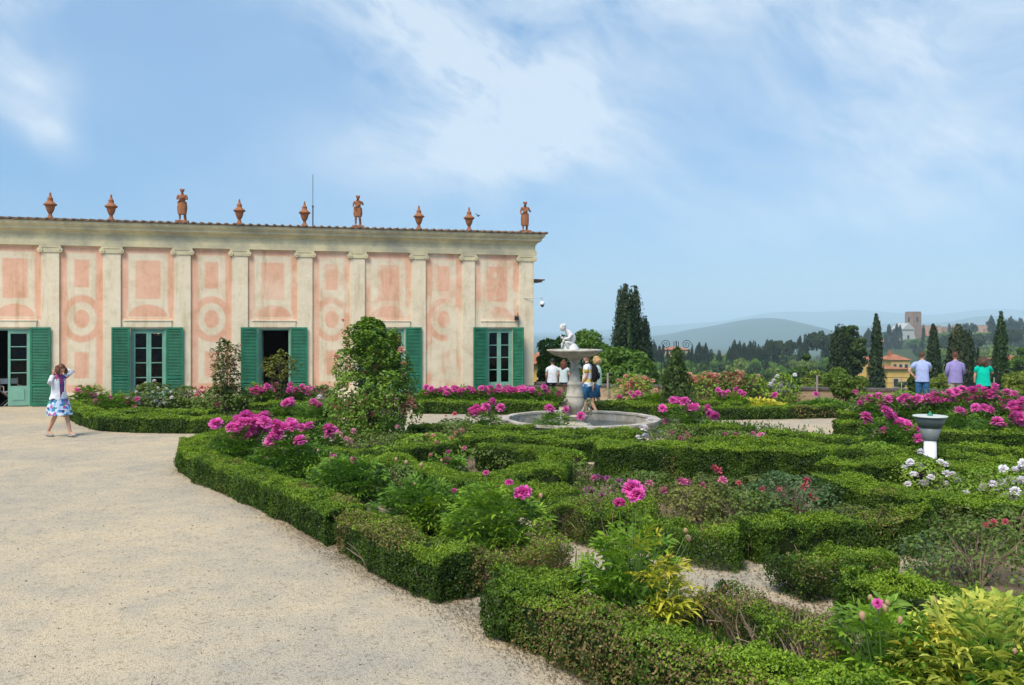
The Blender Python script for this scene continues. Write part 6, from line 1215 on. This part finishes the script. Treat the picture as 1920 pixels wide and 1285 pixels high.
# ------------------------------------------------------------------ distant buildings
M['brick'] = mat('tower_brick', (.36, .23, .16), .9, .1, col2=(.26, .17, .12), scale=.25); M['facade'] = mat('pale_marble_facade', (.46, .46, .43), .8, .1); M['gstone'] = mat('dark_green_marble', (.12, .17, .15), .7, .1)
M['tileo'] = mat('orange_tiles', (.42, .17, .09), .9, .1, var=.3, scale=.6); M['ochre'] = mat('ochre_plaster', (.68, .44, .13), .9, .1, var=.15, scale=.4); M['window'] = mat('dark_window', (.04, .035, .03), .4, .3); M['villa'] = mat('villa_plaster', (.60, .48, .31), .9, .1, var=.2, scale=.3); M['pinkwall'] = mat('pink_wall', (.50, .31, .21), .9, .1, var=.2, scale=.2)
def gable(mb, x0, x1, y0, y1, z0, z1, ax='x', ov=.3):
    """hipless pitched roof with ridge along ax"""
    if ax == 'x': m_ = (y0+y1)/2; vs = [(x0-ov, y0-ov, z0), (x1+ov, y0-ov, z0), (x1+ov, y1+ov, z0), (x0-ov, y1+ov, z0), (x0-ov, m_, z1), (x1+ov, m_, z1)]; fs = [(0, 1, 5, 4), (2, 3, 4, 5), (0, 4, 3), (1, 2, 5), (3, 2, 1, 0)]
    else: m_ = (x0+x1)/2; vs = [(x0-ov, y0-ov, z0), (x1+ov, y0-ov, z0), (x1+ov, y1+ov, z0), (x0-ov, y1+ov, z0), (m_, y0-ov, z1), (m_, y1+ov, z1)]; fs = [(0, 1, 4), (1, 2, 5, 4), (2, 3, 5), (3, 0, 4, 5), (3, 2, 1, 0)]
    return mb.add(vs, fs)
def loc_at(u, v, D): q = Q(u, v, D); return (q.x, q.y, q.z)
# church: local x in metres at D=800 (0.5 m per pixel), z=0 at its foot
CD = 800.; px = CD/F
ch = thing('hill_church', 'white marble fronted church with pointed gable on the hill', 'church', loc_at(1703, 665, CD), math.radians(10))
def X(u): return (u-1703)*px
def Zv(v): return (665-v)*px
MB().box(((X(1682)+X(1722))/2, 9, Zv(645)/2), (X(1722)-X(1682), 18, Zv(645))).build('lower_front', M['facade'], ch)
mb = MB(); mb.box(((X(1692)+X(1716))/2, 9.2, (Zv(645)+Zv(618))/2), (X(1716)-X(1692), 17.6, Zv(618)-Zv(645))); mb.build('upper_front', M['facade'], ch)
mb = MB(); gable(mb, X(1691), X(1717), .2, 18, Zv(618), Zv(606), 'y', .3); mb.build('pediment', M['facade'], ch)
mb = MB()
for s in (-1, 1):
    a, b = (X(1682), X(1692)) if s < 0 else (X(1722), X(1716)); mb.add([(a, 0, Zv(645)), (b, 0, Zv(645)), (b, 0, Zv(628)), (a, 17, Zv(645)), (b, 17, Zv(645)), (b, 17, Zv(628))], [(0, 1, 2), (3, 5, 4), (0, 2, 5, 3), (1, 4, 5, 2)])
mb.build('aisle_slope', M['facade'], ch)
for k in range(5): xx = X(1684)+(k+.5)*(X(1720)-X(1684))/5; mb = MB(); mb.box((xx, -.06, Zv(658)*1.0), (1.7, .3, 5.5)); mb.tube([(xx, .1, Zv(658)+2.75), (xx, -.2, Zv(658)+2.75)], .85, 12); mb.build('arch', M['gstone'], ch)
mb = MB(); mb.box((0, -.05, Zv(632)), (1.8, .4, 3.2)); mb.build('window', M['window'], ch)
mb = MB(); [mb.box(((X(1682)+X(1722))/2, -.03, z), (X(1722)-X(1682)-.3, .2, .35)) for z in (Zv(645)-.3, Zv(650))]; mb.box((0, -.03+.2, Zv(619)), (11, .3, .35)); mb.build('cornice_band', M['gstone'], ch)
mb = MB(); mb.box(((X(1700)+X(1772))/2, 26, Zv(628)/2), (X(1772)-X(1712), 14, Zv(628)*1.0)); mb.build('nave', M['pinkwall'], ch); mb = MB(); gable(mb, X(1712), X(1772), 17, 35, Zv(630), Zv(617), 'x'); mb.build('nave_roof', M['tileo'], ch)
# bell tower
bt = thing('bell_tower', 'square red brick bell tower rising behind the church gable', 'tower', loc_at(1712, 650, CD+22), math.radians(20)); k_ = (CD+22)/F
mb = MB(); mb.box((0, 0, 16.2), (10.2, 10.2, 33)); mb.build('tower_shaft', M['brick'], bt)
for x in (-3.9, -1.3, 1.3, 3.9): mb = MB(); mb.box((x, 0, 33.15), (1.5, 10.1, .9)); mb.build('battlement', M['brick'], bt)
for sx, sy in ((0, -1), (-1, 0)):
    mb = MB(); c = (sx*5.15+(0 if sx else 0), sy*5.15, 26); mb.box(c, (.2 if sx else 2.2, 2.2 if sx else .2, 4.5)); mb.build('bell_opening', M['window'], bt)
# bishop's palace and fortified wall right of the church
pa = thing('crenellated_palace', 'long red brick palace with battlements to the right of the bell tower', 'building', loc_at(1800, 640, 860)); kq = 860/F
for x0, x1, v0 in ((1722, 1764, 612), (1764, 1790, 614), (1790, 1862, 611)):
    a, b = (x0-1800)*kq, (x1-1800)*kq; z = (640-v0)*kq; mb = MB(); mb.box(((a+b)/2, 6+(x0 == 1764)*2, z/2-4), (b-a-.02, 14, z+8)); mb.build('wall', M['pinkwall'] if x0 != 1764 else M['brick'], pa)
    n_ = int((b-a)/2.2)
    for i in range(n_): pass
    mb = MB(); [mb.box((a+(i+.5)*(b-a)/n_, -.6+(x0 == 1764)*2, z+.45), ((b-a)/n_*.55, .7, .95)) for i in range(n_)]; mb.build('battlement', M['brick'], pa)
    for i in range(max(2, int((b-a)/6))):
        xx = a+(i+.5)*(b-a)/max(2, int((b-a)/6)); mb = MB(); mb.box((xx, -1.02+(x0 == 1764)*2, z-4.5), (1.1, .2, 2.0)); mb.build('window', M['window'], pa)
# low arcaded building left of the church
lb = thing('cloister_building', 'low pink building with tiled roof attached left of the church front', 'building', loc_at(1668, 662, 795)); kq = 795/F
mb = MB(); mb.box((0, 5, 4), (28*kq, 12, 11)); mb.build('wall', M['pinkwall'], lb); mb = MB(); gable(mb, -14*kq, 14*kq, -1, 11, 9.5, 12, 'x'); mb.build('roof', M['tileo'], lb)
for i in range(5): mb = MB(); mb.box((-5.5+i*2.7, -1.05, 6), (1, .2, 1.8)); mb.build('window', M['window'], lb)
tw_ = thing('terrace_steps', 'pale stone terrace below the church front', 'terrace', loc_at(1680, 676, 770)); MB().box((0, 0, 1.2), (26, 6, 5.5)).build('terrace_wall', M['facade'], tw_)
for s in (-1, 1): mb = MB(); mb.box((s*7, -3.4, .2), (3, 1.5, 3.4), None, .6); mb.build('stair', M['facade'], tw_)
def house(label, u0, u1, vtop, vbot, D, wall, rh, wins, roofcol='tileo', dep=10, rz=0, hip=True, chim=()):
    k = D/F; t = thing('house', label, 'house', loc_at((u0+u1)/2, vbot, D), rz); w_ = (u1-u0)*k; h_ = (vbot-vtop)*k
    MB().box((0, dep/2, h_/2-2), (w_, dep, h_+4)).build('wall', M[wall], t)
    mb = MB(); ov = .5; z0 = h_; vs = [(-w_/2-ov, -ov, z0), (w_/2+ov, -ov, z0), (w_/2+ov, dep+ov, z0), (-w_/2-ov, dep+ov, z0), (-w_/2+dep*.4, dep/2, z0+rh), (w_/2-dep*.4, dep/2, z0+rh)] if w_ > dep else [(-w_/2-ov, -ov, z0), (w_/2+ov, -ov, z0), (w_/2+ov, dep+ov, z0), (-w_/2-ov, dep+ov, z0), (-.1, dep/2, z0+rh), (.1, dep/2, z0+rh)]
    mb.add(vs, [(0, 1, 5, 4), (1, 2, 5), (2, 3, 4, 5), (3, 0, 4), (3, 2, 1, 0)]); rf = mb.build('roof', M[roofcol], t)
    for x, z, a, b in wins:
        f = MB().box((x*w_, -.03, z*h_), (a+.35, .1, b+.35)).build('window', M['stone'], t); MB().box((x*w_, -.07, z*h_), (a, .08, b)).build('pane', M['window'], f)
    for x in chim: MB().box((x*w_, dep*.4, h_+rh*.8), (.8, .8, 2.2)).build('chimney', M['tileo'], rf)
    return t
house('bright ochre house wall with one shuttered window below the garden wall', 1664, 1705, 692, 760, 150, 'ochre', .4, [(-.12, .62, .75, 1.35), (.27, .60, .95, .6)], dep=9)
house('ochre house with orange roof and red chimney between the trees', 1671, 1706, 675, 700, 230, 'ochre', 1.5, [(-.3, .5, .8, 1.2), (0, .5, .8, 1.2), (.3, .5, .8, 1.2)], chim=(-.28,), dep=9)
house('ochre house half hidden between the rounded tree and the ragged cypress', 1602, 1640, 676, 720, 220, 'ochre', 1.8, [(-.2, .6, .8, 1.2), (.2, .6, .8, 1.2)], dep=9)
house('large cream villa among the cypresses right of the tall twin cypress', 1245, 1297, 657, 695, 380, 'villa', 1.5, [(-.35, .7, 1, 1.6), (-.12, .7, 1, 1.6), (.12, .7, 1, 1.6), (.35, .7, 1, 1.6)], 'tileo', dep=12)
house('small grey villa between two distant cypresses', 1350, 1365, 668, 690, 400, 'pinkwall', .8, [(-.25, .6, .8, 1.3), (.2, .6, .8, 1.3)], 'brick', dep=8)
house('pale yellow house with brown roof right beside the building corner', 1000, 1022, 682, 760, 75, 'ochre', .9, [(.2, .72, .35, .45), (.2, .5, .35, .45)], dep=6)
house('red brick outbuilding near the right edge below the trees', 1898, 1935, 676, 710, 180, 'brick', 1.0, [(-.2, .5, .9, 1.2), (.2, .5, .9, 1.2)], dep=9)
gs = thing('scroll_ornament', 'dark iron scroll ornament showing above the conical shrub', 'ornament', loc_at(1268, 655, 46))
for s in (-1, 1):
    mb = MB(); mb.tube([(s*(.55+.16*(1-k/30)*math.cos(k*.42)*1.6), 0, .25+.26*(1-k/30)*math.sin(k*.42)) for k in range(28)], .018, 5, False); mb.build('scroll', M['metal'], gs)
mb = MB(); mb.tube([(0, 0, -5), (0, 0, .45)], .03, 6); mb.tube([(-.12, 0, .1), (-.12, 0, .42)], .02, 6); mb.tube([(.12, 0, .1), (.12, 0, .42)], .02, 6); mb.tube([(-.8, 0, -.05), (.8, 0, -.05)], .02, 6); mb.tube([(-.8, 0, -5), (-.8, 0, -.05)], .02, 6); mb.tube([(.8, 0, -5), (.8, 0, -.05)], .02, 6); mb.build('frame', M['metal'], gs)

# ------------------------------------------------------------------ ground detail: litter, bed soil, weeds
def scatter(name, poly_pts, n, spread, L, cols, z=.006, upright=False, kind='stuff', mat_='leaf'):
    A_ = np.array([[P(u, v).x, P(u, v).y] for u, v in poly_pts]); seg = np.linalg.norm(np.diff(A_, axis=0), axis=1); s = RNG.random(n)*seg.sum(); cs = np.concatenate([[0], np.cumsum(seg)])
    i = np.clip(np.searchsorted(cs, s)-1, 0, len(seg)-1); f = (s-cs[i])/seg[i]; p = A_[i]*(1-f[:, None])+A_[i+1]*f[:, None]; p += RNG.normal(0, spread, p.shape)
    P3 = np.stack([p[:, 0], p[:, 1], z+.01*RNG.random(n)], 1); c = np.array(cols)[RNG.integers(0, len(cols), n)]*(.7+.6*RNG.random((n, 1)))
    up = np.array([[0, 0, 1.0]]); Nn = unit(up+RNG.normal(0, .25, (n, 3))) if not upright else unit(RNG.normal(size=(n, 3))*np.array([1, 1, .2])); U = RNG.normal(size=(n, 3)) if not upright else np.tile(up, (n, 1))+RNG.normal(0, .35, (n, 3))
    Lr = L*(.5+RNG.random(n)); o = link(name, leaves(name, P3, Nn, unit(U), Lr, Lr*.4, c, M['leaf'])); return setp(o, kind=kind)
BR = [(.16, .11, .06), (.25, .18, .10), (.10, .08, .05), (.32, .25, .15)]
o = scatter('leaf_litter', [(345, 880), (480, 935), (640, 1040), (760, 1100), (850, 1130), (930, 1180), (1060, 1260), (1160, 1330)], 24000, .15, .018, BR); setp(o, 'dry brown leaf litter along the foot of the outer hedges', 'leaf litter')
o = scatter('twig_litter', [(1290, 1150), (1400, 1200), (1500, 1240), (1600, 1200), (1700, 1150)], 9000, .45, .03, BR+[(.4, .33, .24)]); setp(o, 'dry twigs and leaves under the dead box in the lower middle', 'leaf litter')
o = scatter('bed_litter', [(1000, 1000), (1300, 1050), (1440, 1090), (1600, 1000), (1900, 1060)], 9000, .6, .025, BR); setp(o, 'scattered dead leaves between the ragged hedges', 'leaf litter')
o = scatter('weeds', [(1350, 1230), (1450, 1270), (1330, 1180), (1240, 1130)], 1500, .22, .06, [(.05, .12, .02), (.10, .2, .03)], .03, True); setp(o, 'low green weeds among the dead stems', 'weeds')
o = scatter('ground_cover', [(700, 850), (900, 830), (1100, 800), (1300, 800), (1500, 830)], 16000, .8, .07, [(.05, .12, .02), (.09, .18, .03), (.04, .08, .02)], .05, True); setp(o, 'low weeds between the middle hedges', 'weeds')
o = scatter('ground_cover', [(250, 764), (400, 768), (600, 775)], 14000, .6, .10, [(.07, .14, .02), (.11, .2, .03)], .06, True); setp(o, 'low greenery filling the left beds', 'ground cover')
o = scatter('ground_cover', [(1110, 759), (1300, 759), (1560, 762)], 7000, .35, .09, [(.09, .16, .02), (.14, .22, .03)], .06, True); setp(o, 'low greenery filling the far beds before the parapet', 'ground cover')
o = scatter('ground_cover', [(790, 752), (1050, 752)], 5000, .6, .09, [(.09, .16, .02), (.14, .22, .03)], .06, True); setp(o, 'low greenery under the far peony row', 'ground cover')
# bare soil sheets
def soil(pts, label, z=.004):
    me = bpy.data.meshes.new('bed_soil'); me.from_pydata([(P(u, v).x, P(u, v).y, z) for u, v in pts], [], [tuple(range(len(pts)))]); me.materials.append(M['soil']); setp(link('bed_soil', me), kind='structure')
soil([(1010, 1175), (1200, 1130), (1420, 1120), (1560, 1160), (1700, 1230), (1760, 1400), (1400, 1500), (1150, 1270)], '')
soil([(660, 960), (700, 930), (900, 960), (1040, 1010), (1080, 1075), (880, 1090), (760, 1040)], '')
soil([(1640, 1120), (1800, 1040), (1990, 1060), (2050, 1200), (1800, 1160)], '')
soil([(1110, 918), (1250, 908), (1560, 915), (1760, 955), (1700, 1020), (1400, 1030), (1230, 1010), (1120, 985)], '', .008)
soil([(600, 880), (640, 845), (900, 835), (1000, 850), (1010, 900), (980, 945), (800, 950), (700, 925)], '', .008)
soil([(1570, 905), (1620, 880), (1760, 878), (2000, 900), (2000, 965), (1800, 960)], '', .012)
soil([(400, 860), (440, 835), (620, 830), (760, 850), (700, 940), (620, 925), (500, 890)], '', .012)
soil([(160, 790), (170, 765), (640, 762), (640, 800), (300, 800)], '', .008)
soil([(1610, 850), (1600, 800), (1990, 790), (1990, 860)], '', .008)
soil([(1030, 872), (1130, 872), (1135, 925), (1020, 925)], '', .016)
# loose stones on the near gravel
n = 2600; x = RNG.uniform(-6.5, 2.0, n); y = RNG.uniform(5.0, 13, n); s = .004+.007*RNG.random(n)**2; V = []; q = []
oct_ = np.array([[1, 0, 0], [-1, 0, 0], [0, 1, 0], [0, -1, 0], [0, 0, .7], [0, 0, -.5]]); tf = np.array([[0, 2, 4], [2, 1, 4], [1, 3, 4], [3, 0, 4], [2, 0, 5], [1, 2, 5], [3, 1, 5], [0, 3, 5]])
V = (oct_[None]*s[:, None, None]*(.6+.8*RNG.random((n, 1, 3)))+np.stack([x, y, s*.4], 1)[:, None]).reshape(-1, 3); tr = (np.arange(n)[:, None, None]*6+tf[None]).reshape(-1, 3)
cc = np.array([.42, .38, .32])*(.35+1.0*RNG.random((n, 1))); me = np_mesh('loose_stones', V, None, tr, np.repeat(cc, 6, 0), leaf_mat('pebble', .9, 0, .1)); setp(link('loose_stones', me), 'small loose stones scattered on the gravel path', 'pebbles', kind='stuff')

# ------------------------------------------------------------------ haze
hz = bpy.data.materials.new('haze'); hz.use_nodes = True; t = hz.node_tree; t.nodes.remove(t.nodes['Principled BSDF'])
pv = nd(t, 'ShaderNodeVolumePrincipled', Density=.00020); pv.inputs['Color'].default_value = (.66, .86, 1.0, 1); pv.inputs['Anisotropy'].default_value = -.35
lk(t, pv.outputs[0], t.nodes['Material Output'].inputs['Volume'])
o = MB().box((0, 6500, 80), (32000, 18000, 370)).build('haze', hz); setp(o, 'pale blue summer haze between the garden and the hills', 'haze', kind='stuff')
bpy.context.view_layer.update()
